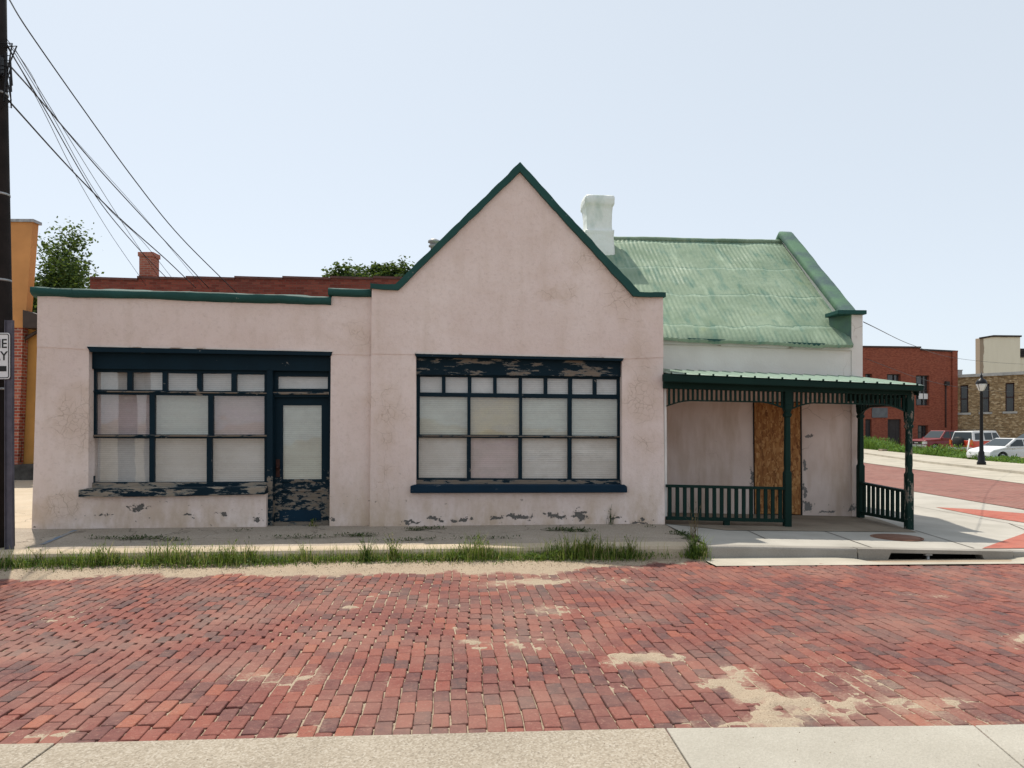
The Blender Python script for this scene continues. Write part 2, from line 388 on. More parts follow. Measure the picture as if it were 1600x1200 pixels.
def sheet(name, poly, off, mat, h=None, kind=True, st=1.0, skirt=0):
    """a convex polygon of (u,v) laid on the land's height, cut out of one common lattice"""
    h = h or hgt; P = [Vector((a, b, 0)) for a, b in poly]
    if sum(P[i].x*P[(i+1) % len(P)].y-P[(i+1) % len(P)].x*P[i].y for i in range(len(P))) < 0: P.reverse()
    x0 = math.floor(min(p.x for p in P)); x1 = math.ceil(max(p.x for p in P)); y0 = math.floor(min(p.y for p in P)); y1 = math.ceil(max(p.y for p in P))
    X, Y = np.meshgrid(np.arange(x0, x1+st*.5, st), np.arange(y0, y1+st*.5, st)); mb = MB().grid(X, Y, X*0)
    bm = bmesh.new(); vs = [bm.verts.new(v) for v in mb.v]; [bm.faces.new([vs[i] for i in f]) for f in mb.f]
    for i in range(len(P)):
        a, b = P[i], P[(i+1) % len(P)]; d = (b-a)
        if d.length < 1e-4: continue
        n = Vector((d.y, -d.x, 0)).normalized()
        bmesh.ops.bisect_plane(bm, geom=bm.verts[:]+bm.edges[:]+bm.faces[:], plane_co=a, plane_no=n, clear_outer=True)
    for v in bm.verts: v.co.z = float(h(v.co.x, v.co.y))+off
    if skirt:
        ed = [e for e in bm.edges if e.is_boundary]; r = bmesh.ops.extrude_edge_only(bm, edges=ed)
        for g in r['geom']:
            if isinstance(g, bmesh.types.BMVert): g.co.z -= skirt
    me = bpy.data.meshes.new(name); bm.to_mesh(me); bm.free(); me.materials.append(mat)
    o = bpy.data.objects.new(name, me); C.objects.link(o); fr(o, B)
    if kind: struct(o)
    return o
def g2(px, py): return B.G(px, py)[:2]

CON_NEW = m_concrete('new_concrete', (.36, .34, .30, 1), (.44, .415, .37, 1), 0, .25)
CON_GUT = m_concrete('gutter_concrete', (.36, .33, .27, 1), (.46, .42, .35, 1), 0, .3)
CON_OLD = m_concrete('old_sidewalk', (.30, .25, .20, 1), (.38, .32, .26, 1), .35, .5, .004)
CON_KERB = m_concrete('old_kerb', (.46, .37, .26, 1), (.55, .46, .34, 1), .2, .4)
CON_AGG = m_concrete('aggregate_slab', (.27, .235, .185, 1), (.34, .30, .24, 1), .38, .35)
CON_SLAB = m_concrete('pale_slab', (.33, .31, .265, 1), (.40, .38, .33, 1), .12, .3)
CON_DIRT = m_concrete('porch_floor', (.20, .16, .12, 1), (.30, .25, .19, 1), .1, .6)
CON_ALLEY = m_concrete('alley_concrete', (.46, .38, .28, 1), (.52, .44, .34, 1), .1, .3, .004)
PAVER_RED = m_brick('red_pavers', [(.30, .075, .055, 1), (.40, .12, .085, 1), (.36, .10, .07, 1)], (.34, .17, .13, 1), .2, .1, .006, .2, vert=False, dirt=(.42, .22, .17, 1))
FAR_BRICK = m_brick('far_street_brick', [(.12, .045, .038, 1), (.20, .072, .060, 1), (.25, .10, .08, 1)], (.26, .16, .13, 1), .22, .1, .014, .5, vert=False, dirt=(.30, .16, .13, 1))

UK = B.P(1106, 855, KV)[0]                     # where the old kerb ends and the new one begins
# old walk on the left, alley beyond the corner
uL = B.P(52, 827)[0]
sheet('sidewalk', [(-30, KV+.32), (UK-.05, KV+.32), (2.56, .2), (-30, .2)], 0, CON_OLD)
sheet('alley', [(-30, .2), (uL+.3, .2), (uL+.3, 26), (-30, 26)], .002, CON_ALLEY)
# new walk on the right
_a = np.array(g2(1600, 757)); _b = np.array(g2(1352, 724)); _ef = lambda v: tuple(_a+(_b-_a)*(v-_a[1])/(_b[1]-_a[1]))
sheet('corner_sidewalk', [(UK-.05, KV+.16), _ef(KV+.16), _ef(60), (3.4, 60), (2.56, .2)], 0, CON_NEW)
sheet('porch_floor', [(2.55, .10), B.G(1135, 829)[:2], g2(1432, 832), (B.P(1342, 803, 1.8)[0]+.25, 1.78), (2.55, 1.78)], .008, CON_DIRT)
# joints in the new walk
mj = NT('joint_dirt', .95); M_JOINT = mj.done((.07, .06, .05, 1))
def strip(name, pts, wd, off, mat):
    mb = MB()
    for (a, b) in zip(pts[:-1], pts[1:]):
        a = np.array(a); b = np.array(b); n = max(2, int(np.linalg.norm(b-a)/.4)); d = (b-a)/np.linalg.norm(b-a); nn = np.array([-d[1], d[0]])*wd/2
        for i in range(n):
            p = a+(b-a)*i/n; q = a+(b-a)*(i+1)/n
            mb.face([(x[0], x[1], float(hgt(x[0], x[1]))+off) for x in (p-nn, q-nn, q+nn, p+nn)])
    return struct(fr(mb.build(name, mat), B))
strip('sidewalk_joint', [g2(1159, 825), g2(1196, 842)], .018, .006, M_JOINT)
strip('sidewalk_joint', [g2(1279, 827), g2(1362, 856)], .018, .006, M_JOINT)
strip('sidewalk_joint', [g2(1430, 829), g2(1522, 857)], .018, .006, M_JOINT)
strip('sidewalk_joint', [g2(1576, 818), g2(1680, 860)], .018, .006, M_JOINT)
strip('sidewalk_joint', [g2(1428, 791), g2(1576, 818), g2(1720, 846)], .015, .006, M_JOINT)
# blue stripe painted on the old walk
mb_ = NT('blue_stripe', .8); strip('painted_stripe', [g2(66, 851), g2(118, 829)], .07, .007, mb_.done(mb_.mix(mb_.ramp(mb_.noise(9, 5), (.42, 0), (.6, 1)), (.30, .27, .23, 1), (.10, .18, .28, 1))))
# cross street: red brick lane, concrete edges, far pavement with kerb
def band(name, A, Bq, off, mat, **k):          # A, Bq: two edges, each two ground points (near, far), prolonged both ways
    def ext(p, q, k0=2.5, k1=1.2):
        p = np.array(p); q = np.array(q); return p+(p-q)*k0, q+(q-p)*k1
    a0, a1 = ext(*A); b0, b1 = ext(*Bq)
    return sheet(name, [tuple(a0), tuple(a1), tuple(b1), tuple(b0)], off, mat, **k)
e_road_n = (g2(1600, 797), g2(1427, 768)); e_road_f = (g2(1600, 757), g2(1352, 724))
e_kerb = (g2(1600, 742), g2(1352, 710)); e_walk = (g2(1600, 727), g2(1352, 703))
band('cross_street', e_road_n, e_road_f, .012, FAR_BRICK)
band('cross_street_gutter', e_road_f, e_kerb, .016, CON_GUT)
def lift(p, d=.0): return p
band('far_sidewalk', e_kerb, e_walk, .13, CON_GUT, skirt=.2)
sheet('red_paver_band', [g2(1462, 793), g2(1520, 796), g2(1640, 806), g2(1760, 830), g2(1600, 817), g2(1540, 808)], .008, PAVER_RED)
sheet('red_paver_corner', [g2(1534, 857.5), g2(1600, 834), g2(1700, 815), g2(1760, 857)], .008, PAVER_RED)
# kerbs
def kerb(name, u0, u1, top, bot, wd, mat, n=None, ro=.02):
    n = n or max(2, int((u1-u0)/.25)); us = np.linspace(u0, u1, n)
    prof = [(0, bot), (.008, lambda: 0), (0, 0)]
    X = []; Y = []; Z = []
    for u in us:
        h = float(hgt(u, KV))+top; wob = .012*(float(fbm(u*1.3, 7))-.5)
        row = [(KV+wob, h-.34), (KV+.012+wob, h-ro), (KV+.012+ro*.4+wob, h-ro*.25), (KV+.012+ro+wob, h), (KV+wd, h), (KV+wd, h-.3)]
        X.append([u]*6); Y.append([r[0] for r in row]); Z.append([r[1] for r in row])
    mb = MB().grid(np.array(X), np.array(Y), np.array(Z), smooth=False)
    for X_, k in ((0, 1), (-1, -1)):
        pts = [(X[X_][i], Y[X_][i], Z[X_][i]) for i in range(6)]; mb.face(pts[::k])
    return struct(fr(mb.build(name, mat), B))
kerb('kerb', -40, UK-.03, .006, 0, .34, CON_KERB, ro=.05)
uI0 = B.P(1378, 870, KV)[0]; uI1 = B.P(1548, 870, KV)[0]
CON_FACE = m_concrete('new_kerb_concrete', (.25, .235, .21, 1), (.34, .32, .29, 1), .1, .6)
for a, b in ((UK, uI0-.35), (uI1+.35, uI1+3.2), (uI1+3.215, 40)): kerb('kerb', a, b, .004, 0, .17, CON_FACE, ro=.025)
# storm drain
t = thing('storm_drain', 'dark kerb inlet with a steel bar below the pale corner sidewalk', 'storm drain'); fr(t, B)
hz = float(hgt((uI0+uI1)/2, KV)); zt = hz+.0045; zb = hz-.19
mb = MB()
ht = lambda u: float(hgt(u, KV))+.0045
mb.prism([(uI0-.335, zb-.12), (uI0-.335, ht(uI0-.335)), (uI1+.335, ht(uI1+.335)), (uI1+.335, zb-.12), (uI1+.0, zb-.12), (uI1-.13, ht(uI1-.13)-.05), (uI0+.13, ht(uI0+.13)-.05), (uI0, zb-.12)], KV+.0, KV+.17)
mb.build('inlet_frame', CON_FACE, t)
md = NT('dark_pit', .9); M_PIT = md.done((.02, .018, .016, 1))
mb = MB(); mb.box(uI0-.01, uI1+.01, KV+.6, KV+.66, zb-.5, zt-.06); mb.box(uI0-.06, uI0-.005, KV+.171, KV+.6, zb-.5, zt-.06); mb.box(uI1+.005, uI1+.06, KV+.171, KV+.6, zb-.5, zt-.06); mb.box(uI0, uI1, KV+.171, KV+.6, zb-.56, zb-.5)
mb.build('pit', M_PIT, t)
M_STEEL = plain('galvanised_steel', (.30, .30, .30, 1), .5, .3, 10, .1, .6)
u_ = B.P(1452, 870, KV)[0]
mb = MB(); mb.tube([(u_, KV+.03, zb-.3), (u_, KV+.03, zt-.05)], .022, 10); mb.box(u_-.05, u_+.05, KV+.005, KV+.06, zt-.075, zt-.056); mb.build('steel_bar', M_STEEL, t)
# gutter pan on the right
def gut_z(u, v): return road_z(u, v)+.008
X, Y = np.meshgrid(np.linspace(UK-.1, 40, 160), np.linspace(KV-.60, KV+.02, 14))
dip = .125*np.exp(-((X-(uI0+uI1)/2)/1.0)**4)*np.clip((Y-(KV-.42))/.34, 0, 1)
struct(fr(MB().grid(X, Y, road_z(X, Y)+.010-dip).build('gutter', CON_GUT, fix=False), B))
# manhole cover
t = thing('manhole_cover', 'round rusty iron manhole cover set in the pale sidewalk by the porch corner', 'manhole cover')
gm = B.G(1401, 840.5); wx, wy = B.wor(gm[0], gm[1]); t.location = (wx, wy, gm[2]+.004)
mr = NT('rusty_iron', .85, .3, .2)
mr.bump(mr.voro(26, co=mr.co), .6, .006)
M_RUST = mr.done(mr.mix(mr.noise(6, 6), (.12, .055, .035, 1), (.26, .135, .09, 1)))
MB().lathe([(.0005, .0), (.325, 0), (.33, .006), (.322, .012), (.0005, .012)], n=40).build('cover', M_RUST, t)
MB().lathe([(.335, .0), (.372, 0), (.372, .008), (.335, .008), (.335, .0)], n=40).build('ring', M_RUST, t)

# near slabs on the camera's side
def eu(px, py):                                # point on z=0
    d = B.ray(px, py); tt = -CH/d[2]; return (B.cam[0]+d[0]*tt, B.cam[1]+d[1]*tt)
e0 = eu(0, 1163); e1 = eu(1040, 1137); e2 = eu(1600, 1132)
def lerp(a, b, k): return (a[0]+(b[0]-a[0])*k, a[1]+(b[1]-a[1])*k)
def slab(name, poly, mat):
    mb = MB(); P = [tuple(p) for p in poly]; mb.prism(P, -.3, 0., axis=2); o = mb.build(name, mat); bevel(o, .006, 2); return struct(fr(o, B))
c1 = eu(1080, 1200); c1b = (e1[0]+(c1[0]-e1[0])*3.2, e1[1]+(c1[1]-e1[1])*3.2)
s0 = lerp(e0, e1, .08); s0b = (s0[0]-.1, s0[1]-1.8)
slab('near_sidewalk', [(e0[0]-14, e0[1]+.5), (s0[0]-.006, s0[1]), (s0b[0]-.006, s0b[1]), (e0[0]-14, s0b[1])], CON_AGG)
slab('near_sidewalk', [(s0[0]+.006, s0[1]), (e1[0]-.004, e1[1]), (c1b[0]-.004, c1b[1]), (s0b[0]+.006, c1b[1])], CON_AGG)
j0 = lerp(e1, e2, .86); j1 = eu(1598, 1186); j1b = (j0[0]+(j1[0]-j0[0])*6, j0[1]+(j1[1]-j0[1])*6)
slab('near_sidewalk', [(e1[0]+.004, e1[1]), (j0[0]-.004, j0[1]), (j1b[0]-.004, c1b[1]), (c1b[0]+.004, c1b[1])], CON_SLAB)
slab('near_sidewalk', [(j0[0]+.004, j0[1]), (e2[0]+14, e2[1]-.3), (e2[0]+14, c1b[1]), (j1b[0]+.004, c1b[1])], CON_SLAB)

# ------------------------------------------------------------------ the brick street
V0, V1 = -8.35, KV
mb_sub = NT('street_bed', .95); M_BED = mb_sub.done((.30, .23, .16, 1))
X, Y = np.meshgrid(np.linspace(-30, 30, 61), np.linspace(V0, V1+.05, 9))
struct(fr(MB().grid(X, Y, road_z(X, Y)-.07).build('street_bed', M_BED, fix=False), B))
def settle(u, v): return .030*(fbm(u*.55+3, v*.55+9, 3)-.5)
UE = 17.0; cw = .104; bl = .196
cols = np.arange(-UE, UE, cw); rows = np.arange(V0, V1+.2, bl)
cu, rv = np.meshgrid(cols, rows, indexing='ij')
rv = rv+np.where((np.arange(len(cols)) % 2)[:, None] == 0, 0, bl/2)
rv = rv+(RNG.random((len(cols), 1))-.5)*.10+(RNG.random(rv.shape)-.5)*.008
cu = cu+.10*(fbm(rv*.45, cu*.08+5, 3)-.5)*2+(RNG.random(cu.shape)-.5)*.006
cu = cu.ravel(); rv = rv.ravel()
_ev = np.interp(cu, [e0[0], e1[0], e2[0]], [e0[1], e1[1], e2[1]])
keep = (rv < V1+.03) & (rv > _ev-.09) & ~((cu > UK-.1) & (rv > KV-.555)); cu = cu[keep]; rv = rv[keep]; nB = len(cu)
slope = np.gradient(np.zeros(2)) if False else None
hw = cw/2-.0015-RNG.random(nB)*.003; hl = bl/2-.0025-RNG.random(nB)*.004
half = RNG.random(nB) < .02
rot = (RNG.random(nB)-.5)*.05+.25*(fbm(rv*.45+.3, cu*.08+5, 3)-fbm(rv*.45-.3, cu*.08+5, 3))
tx = (RNG.random(nB)-.5)*.035; ty = (RNG.random(nB)-.5)*.07
zc = road_z(cu, rv)+settle(cu, rv)+(RNG.random(nB)-.5)*.007
# eight-cornered worn top
k = .17
base = np.array([(-1+k, -1), (1-k, -1), (1, -1+k*.5), (1, 1-k*.5), (1-k, 1), (-1+k, 1), (-1, 1-k*.5), (-1, -1+k*.5)])
levels = [(1.0, -.055), (1.0, -.009), (.95, -.0025), (.86, 0.0)]
VV = np.zeros((nB, 32, 3))
jx = 1+(RNG.random((nB, 8))-.5)*.10; jy = 1+(RNG.random((nB, 8))-.5)*.05
for li, (sc_, dz) in enumerate(levels):
    s1 = sc_ if li < 2 else 1-(1-sc_)*1.0
    x = base[None, :, 0]*hw[:, None]*jx*(s1 if li < 2 else s1); y = base[None, :, 1]*jy*(hl[:, None]-(1-s1)*hw[:, None]*1.0)
    z = dz+x*tx[:, None]*1.5+y*ty[:, None]*.6
    cr, sr = np.cos(rot)[:, None], np.sin(rot)[:, None]
    VV[:, li*8:li*8+8, 0] = cu[:, None]+x*cr-y*sr; VV[:, li*8:li*8+8, 1] = rv[:, None]+x*sr+y*cr; VV[:, li*8:li*8+8, 2] = zc[:, None]+z
fl = []
for li in range(3):
    for q in range(8): fl.append((li*8+q, li*8+(q+1) % 8, li*8+8+(q+1) % 8, li*8+8+q))
quads = np.array(fl); topf = np.arange(24, 32)
allq = (quads[None]+(np.arange(nB)*32)[:, None, None]).reshape(-1, 4); allt = topf[None]+(np.arange(nB)*32)[:, None]
me = bpy.data.meshes.new('brick_road')
me.vertices.add(nB*32); me.vertices.foreach_set('co', VV.reshape(-1))
nl = allq.size+allt.size; me.loops.add(nl); me.loops.foreach_set('vertex_index', np.concatenate([allq.ravel(), allt.ravel()]))
npoly = len(allq)+len(allt); me.polygons.add(npoly)
me.polygons.foreach_set('loop_start', np.concatenate([np.arange(len(allq))*4, len(allq)*4+np.arange(len(allt))*8]))
rb = RNG.random(nB); tone = np.clip(rb*.72+.28*fbm(cu*.9, rv*.9, 3)*1.2-.02, 0, 1)
me.update(calc_edges=True); me.validate()
me.attributes.new('rnd', 'FLOAT', 'FACE').data.foreach_set('value', np.concatenate([np.repeat(tone, 24), tone]).astype(np.float32))
me.polygons.foreach_set('use_smooth', np.zeros(npoly, bool))
mk = NT('street_brick', .82, .25)
c = mk.ramp(mk.attr('rnd'), (0, (.055, .045, .046, 1)), (.20, (.085, .046, .046, 1)), (.34, (.125, .044, .040, 1)), (.55, (.160, .052, .043, 1)), (.80, (.200, .060, .045, 1)), (1, (.30, .100, .058, 1)))
c = mk.mix(mk.ramp(mk.noise(16, 5), (.35, 0), (.75, .4)), c, (.26, .11, .085, 1))
c = mk.mix(mk.ramp(mk.noise(60, 4, .7), (.54, 0), (.70, .6)), c, (.06, .035, .03, 1)); c = mk.mix(mk.ramp(mk.noise(38, 4, .7, co=mk.map(loc=(3, 7, 1))), (.56, 0), (.72, .5)), c, (.36, .20, .15, 1))
c = mk.mix(mk.ramp(mk.noise(1.1, 6), (.42, 0), (.8, .42)), c, (.33, .22, .17, 1))       # dust worked into the faces
dm = mk.math('ADD', mk.attr('dust'), mk.math('MULTIPLY', mk.math('SUBTRACT', mk.noise(45, 6, .75), .5), 1.5)); c = mk.mix(mk.ramp(dm, (.30, 0), (1.0, .8)), c, (.37, .295, .215, 1))
mk.bump(mk.noise(70, 5), .5, .004); mk.bump(mk.noise(14, 3), .4, .006)
me.materials.append(mk.done(c))
o = bpy.data.objects.new('brick_road', me); C.objects.link(o); struct(fr(o, B))
# sand: fills the joints and drifts over the bricks
def sand_top(u, v):
    b = road_z(u, v)+settle(u, v)
    n = fbm(u*3, v*3, 5); n2 = fbm(u*14, v*14, 3); n3 = fbm(u*1.1+40, v*1.1, 4)
    h = -.0155+.016*(n3-.5)*2+.015*(n2-.5)
    # drift along the old kerb
    edge = np.interp(u, [-30, -6, -4.3, -2.5, -.6, .3, 1.2, 2.2, 3, 5, 20], [.95, .95, .75, .98, 1.0, .95, .62, .45, .30, .0, 0])
    d = (v-(KV-edge))/.42+(n-.5)*1.6
    h = h+np.clip(d, 0, 1)*np.where(u < UK, .034, .012)+np.clip(d-1.2, 0, 1)*np.where(u < UK-.1, .03, 0)
    wu = .5*(fbm(u*3.1+3, v*3.1+8, 4)-.5); wv = .30*(fbm(u*3.7+31, v*3.7+18, 4)-.5)
    for g, rx, ry, k in SANDG:
        e = ((u+wu-g[0])/rx)**2+((v+wv-g[1])/ry)**2
        h = h+.0175*k*np.clip(.85-e+(n-.5)*3.0+(n2-.5)*1.2, 0, 1)
    # thin general dusting low spots
    h = h+.013*np.clip((fbm(u*.8+11, v*1.6+5, 4)-.68)*6, 0, 1)
    return b+h, h
def eu_road(px, py):
    return B.G(px, py, h=lambda u, v: road_z(u, v))[:2]
SANDS = [(770, 1007, .42, .26, 1.), (735, 1003, .25, .22, .8), (700, 975, .10, .5, .6), (720, 985, .10, .4, .6), (965, 1030, .35, .13, 1), (1010, 1026, .36, .14, 1), (990, 1068, .36, .17, 1),
         (1125, 1045, .25, .28, .9), (1150, 1075, .35, .25, .9), (1215, 1095, .35, .16, .9), (1290, 1103, .5, .15, .8), (1240, 1125, .35, .12, .8), (565, 948, .12, .12, .9), (680, 945, .3, .09, .7),
         (1290, 915, .9, .12, .5), (1000, 905, 1., .2, .6), (880, 1020, .3, .07, .6), (1090, 1020, .15, .1, .8), (610, 1060, .12, .2, .5), (1440, 930, .5, .08, .6), (1500, 1100, .3, .06, .7), (600, 1120, .12, .12, .6),
         (460, 1150, .2, .08, .6), (60, 1150, .5, .1, .7), (1180, 1130, .3, .06, .7), (990, 1120, .3, .06, .6)]
SANDG = [(eu_road(a, b), c_, d_, k_) for a, b, c_, d_, k_ in SANDS]
_h = sand_top(VV[:, :, 0].ravel(), VV[:, :, 1].ravel())[1]
bpy.data.meshes['brick_road'].attributes.new('dust', 'FLOAT', 'POINT').data.foreach_set('value', np.clip((_h+.014)/.020, 0, 1).astype(np.float32))
for (ua, ub, va, vb, s1, s2, nm) in ((-8.6, 9.0, V0, V1+.03, .022, .022, 'sand'), (-30, -8.6, V0, V1+.03, .12, .08, 'sand'), (9.0, 30, V0, V1-.5, .12, .08, 'sand')):
    X, Y = np.meshgrid(np.linspace(ua, ub, int((ub-ua)/s1)), np.linspace(va, vb, int((vb-va)/s2)))
    Z, hh = sand_top(X, Y)
    if ub <= 17 or True: Z = np.where((X > UK-.1) & (Y > KV-.56), road_z(X, Y)-.03, Z)
    r, cc = X.shape; me = bpy.data.meshes.new(nm)
    me.vertices.add(r*cc); me.vertices.foreach_set('co', np.stack([X, Y, Z], -1).ravel())
    idx = np.arange(r*cc).reshape(r, cc); q = np.stack([idx[:-1, :-1], idx[:-1, 1:], idx[1:, 1:], idx[1:, :-1]], -1).reshape(-1, 4)
    me.loops.add(q.size); me.loops.foreach_set('vertex_index', q.ravel()); me.polygons.add(len(q)); me.polygons.foreach_set('loop_start', np.arange(len(q))*4)
    me.update(calc_edges=True); me.polygons.foreach_set('use_smooth', np.ones(len(q), bool))
    if nm == 'sand' and ua == -8.6:
        ms_ = NT('sand', .95, .1)
        c = ms_.mix(ms_.noise(3.5, 6), (.30, .235, .17, 1), (.41, .335, .25, 1)); c = ms_.mix(ms_.ramp(ms_.noise(110, 3), (.54, 0), (.68, .8)), c, (.16, .11, .075, 1))
        c = ms_.mix(ms_.ramp(ms_.noise(110, 2, co=ms_.map(loc=(5, 5, 5))), (.66, 0), (.72, .8)), c, (.70, .62, .5, 1))
        M_SAND = ms_.bump(ms_.noise(130, 3), .7, .006).bump(ms_.noise(25, 4), .4, .01).done(c)
    me.materials.append(M_SAND); o = bpy.data.objects.new(nm, me); C.objects.link(o); fr(o, B); struct(o)

# ------------------------------------------------------------------ the corner building
bld = fr(thing('corner_building', 'pink stucco corner building with a pointed gable front, flat left wing and green metal roof', 'building'), B)
LV = .10                                       # the flat wing stands a little behind the gable front
def LP(pts, v=0.): return [B.p(x, y, v) for x, y in pts]
FL = -.25
def drop(pts):                                 # outline reaching into the ground
    return pts
mb = MB()
# flat wing, lower and upper stucco coats
mb.prism(LP([(58, 541), (139, 545.5), (138, 769), (416, 764), (415.5, 860), (48.5, 860)], LV), LV, LV+.3)
mb.prism(LP([(517, 553), (583, 554), (583, 860), (514.5, 860)], LV), LV, LV+.3)
mb.prism(LP([(58.5, 462), (515, 475), (519, 463), (583, 464), (583, 554.6), (517, 553.6), (139, 546), (57.7, 541.8)], LV-.008), LV-.008, LV+.3)
mb.build('wall', STUCCO, bld)
# gable front
mb = MB()
mb.prism(LP([(580, 552), (650, 553.5), (650, 764), (972, 761), (972, 560), (1036, 557.5), (1039.5, 858), (577.5, 860)]), 0, .3)
mb.prism(LP([(581, 447), (622, 449), (813.5, 260), (993, 459), (1036, 460), (1036.6, 558.2), (972, 560.8), (650, 554), (580, 552.8)], -.008), -.008, .3)
mb.build('gable_wall', STUCCO, bld)
# body behind
uG0 = B.P(579, 700)[0]; uG1 = B.P(1039, 700)[0]; ridge = B.P(813, 262); uR = ridge[0]; zR = ridge[2]; zE = B.P(1000, 462)[2]
WHITE_ST = None
mb = MB()
uW0 = B.P(53, 700, LV)[0]
mb.box(uW0+.02, uW0+.3, LV+.3, 7.5, -.3, 3.45); mb.box(uW0+.02, uG0+.2, 7.5, 7.8, -.3, 3.45)
mb.box(uG0+.02, uG0+.3, .3, 7.8, -.3, zE-.15); mb.box(uG1-.32, uG1-.02, .3, 7.8, -.3, zE-.15)
mb.prism([(uG0+.3, -.3), (uG1-.32, -.3), (uG1-.32, zE-.15), (uR, zR-.25), (uG0+.3, zE-.15)], 7.5, 7.8)
mb.build('side_wall', STUCCO, bld)
M_TAR = plain('tar_roof', (.12, .12, .12, 1), .95, .3, 2, .4)
mb = MB(); mb.box(uW0+.3, uG0, LV+.3, 7.5, 3.3, 3.4); mb.build('flat_roof', M_TAR, bld)

# green coated corrugated roof
mr = NT('green_coated_metal', .7, .2)
st = mr.noise(1.1, 5, co=mr.map((1, 1, 1)))
c = mr.mix(mr.ramp(st, (.3, 0), (.7, 1)), (.165, .235, .16, 1), (.265, .34, .245, 1))
c = mr.mix(mr.ramp(mr.noise(3.5, 6, co=mr.map((1.6, .5, .5))), (.52, 0), (.72, .75)), c, (.075, .175, .14, 1))
c = mr.mix(mr.ramp(mr.noise(2.0, 5, co=mr.map((2, .4, .4), (4, 3, 2))), (.58, 0), (.74, .65)), c, (.36, .45, .33, 1))
c = mr.mix(mr.ramp(mr.noise(1.4, 5, co=mr.map(loc=(7, 8, 9))), (.62, 0), (.75, .5)), c, (.28, .33, .16, 1))
sm = mr.math('FRACT', mr.math('MULTIPLY', mr.math('ADD', mr.sep(2), mr.math('MULTIPLY', mr.noise(1.6, 5), .30)), 1.32))
lap = mr.ramp(sm, (.0, .65), (.035, 0)); c = mr.mix(lap, c, (.045, .12, .095, 1)); lap2 = mr.ramp(sm, (.93, 0), (1, .45)); c = mr.mix(lap2, c, (.42, .54, .42, 1))
mr.bump(mr.noise(9, 5), .5, .02); mr.bump(mr.noise(60, 4), .3, .005)
M_ROOF = mr.done(c, mr.ramp(mr.noise(4, 4), (.3, .5), (.7, .85)))
E0 = B.P(1030, 525.5, 1.62); E1 = B.P(1335, 538, 1.62); R0 = B.P(958, 373, 4.85); R1 = B.P(1231, 379, 4.85)
nu, nv = 620, 60
s_ = np.linspace(0, 1, nu)[None, :]; t_ = np.linspace(0, 1, nv)[:, None]
eu0, eu1 = uG1-.5, E1[0]; ru0, ru1 = B.P(905, 400, 4.85)[0], R1[0]+.02
Xr = (eu0+(eu1-eu0)*s_)*(1-t_)+(ru0+(ru1-ru0)*s_)*t_
zl = lambda t: E0[2]*(1-t)+R0[2]*t
Zr = (E0[2]+(E1[2]-E0[2])*(Xr-E0[0])/(E1[0]-E0[0]))*(1-t_)+(R0[2]+(R1[2]-R0[2])*(Xr-R0[0])/(R1[0]-R0[0]))*t_
Yr = 1.62+3.23*t_+0*s_
amp = .0068*np.clip(2.6*fbm(Xr*1.3, t_*7+0*Xr, 4)-.75, .12, 1.1)
off = amp*np.sin(Xr*2*math.pi/.098+.8*fbm(Xr*2, t_*9+0*Xr, 2)+.6*np.floor(t_*3.999))+.05*(fbm(Xr*.9+5, t_*3+0*Xr, 4)-.5)
ed = np.exp(-t_*22)*.03*(fbm(Xr*2.5, 0*Xr+3, 4)-.5)*3; off = off-np.exp(-t_*40)*.05+ed
lapz = ((t_*3.999) % 1); off = off+.006*np.clip(1-lapz*8, 0, 1)
Yr = Yr-off*.65; Zr = Zr+off*.76
mb = MB().grid(Xr, Yr, Zr)
# underside and eave edge, and the rear slope
e = MB()
k0 = 0; top = [(Xr[0, j], Yr[0, j], Zr[0, j]) for j in range(0, nu, 4)]
mb.grid(np.array([[p[0] for p in top]]*2), np.array([[p[1] for p in top], [p[1]+.02 for p in top]]), np.array([[p[2] for p in top], [p[2]-.05 for p in top]]))
Xb = np.linspace(ru0, ru1, 40)[None, :]+0*np.linspace(0, 1, 8)[:, None]; tb = np.linspace(0, 1, 8)[:, None]+0*Xb
mb.grid(Xb, 4.85+3.2*tb, (R0[2]+(R1[2]-R0[2])*(Xb-R0[0])/(R1[0]-R0[0]))*(1-tb)+3.2*tb)
ro = mb.build('metal_roof', M_ROOF, bld, fix=False)
# eave board, ridge roll
mb = MB(); mb.prism(LP([(1020, 526), (1333, 538.3), (1333, 542.5), (1020, 530.5)], 1.66), 1.66, 1.70); mb.build('eave_board', P_COPE, bld)
M_OLDW = m_paint('weathered_white_board', (.60, .57, .53, 1), .58, (.5, 1, 2), bare=((.20, .15, .12, 1), (.35, .28, .22, 1)), gloss=.8)
mb = MB(); mb.prism(LP([(1020, 530.5), (1331, 542.5), (1331, 547.5), (1020, 536.5)], 1.74), 1.74, 1.79); mb.build('frieze_board', M_OLDW, bld)
pts = [(x, 4.85, R0[2]+(R1[2]-R0[2])*(x-R0[0])/(R1[0]-R0[0])-.01+.03*float(fbm(x*2, 3))) for x in np.linspace(R0[0]-.1, R1[0]+.05, 60)]
MB().tube(pts, .055, 8).build('ridge_cap', M_ROOF, bld)
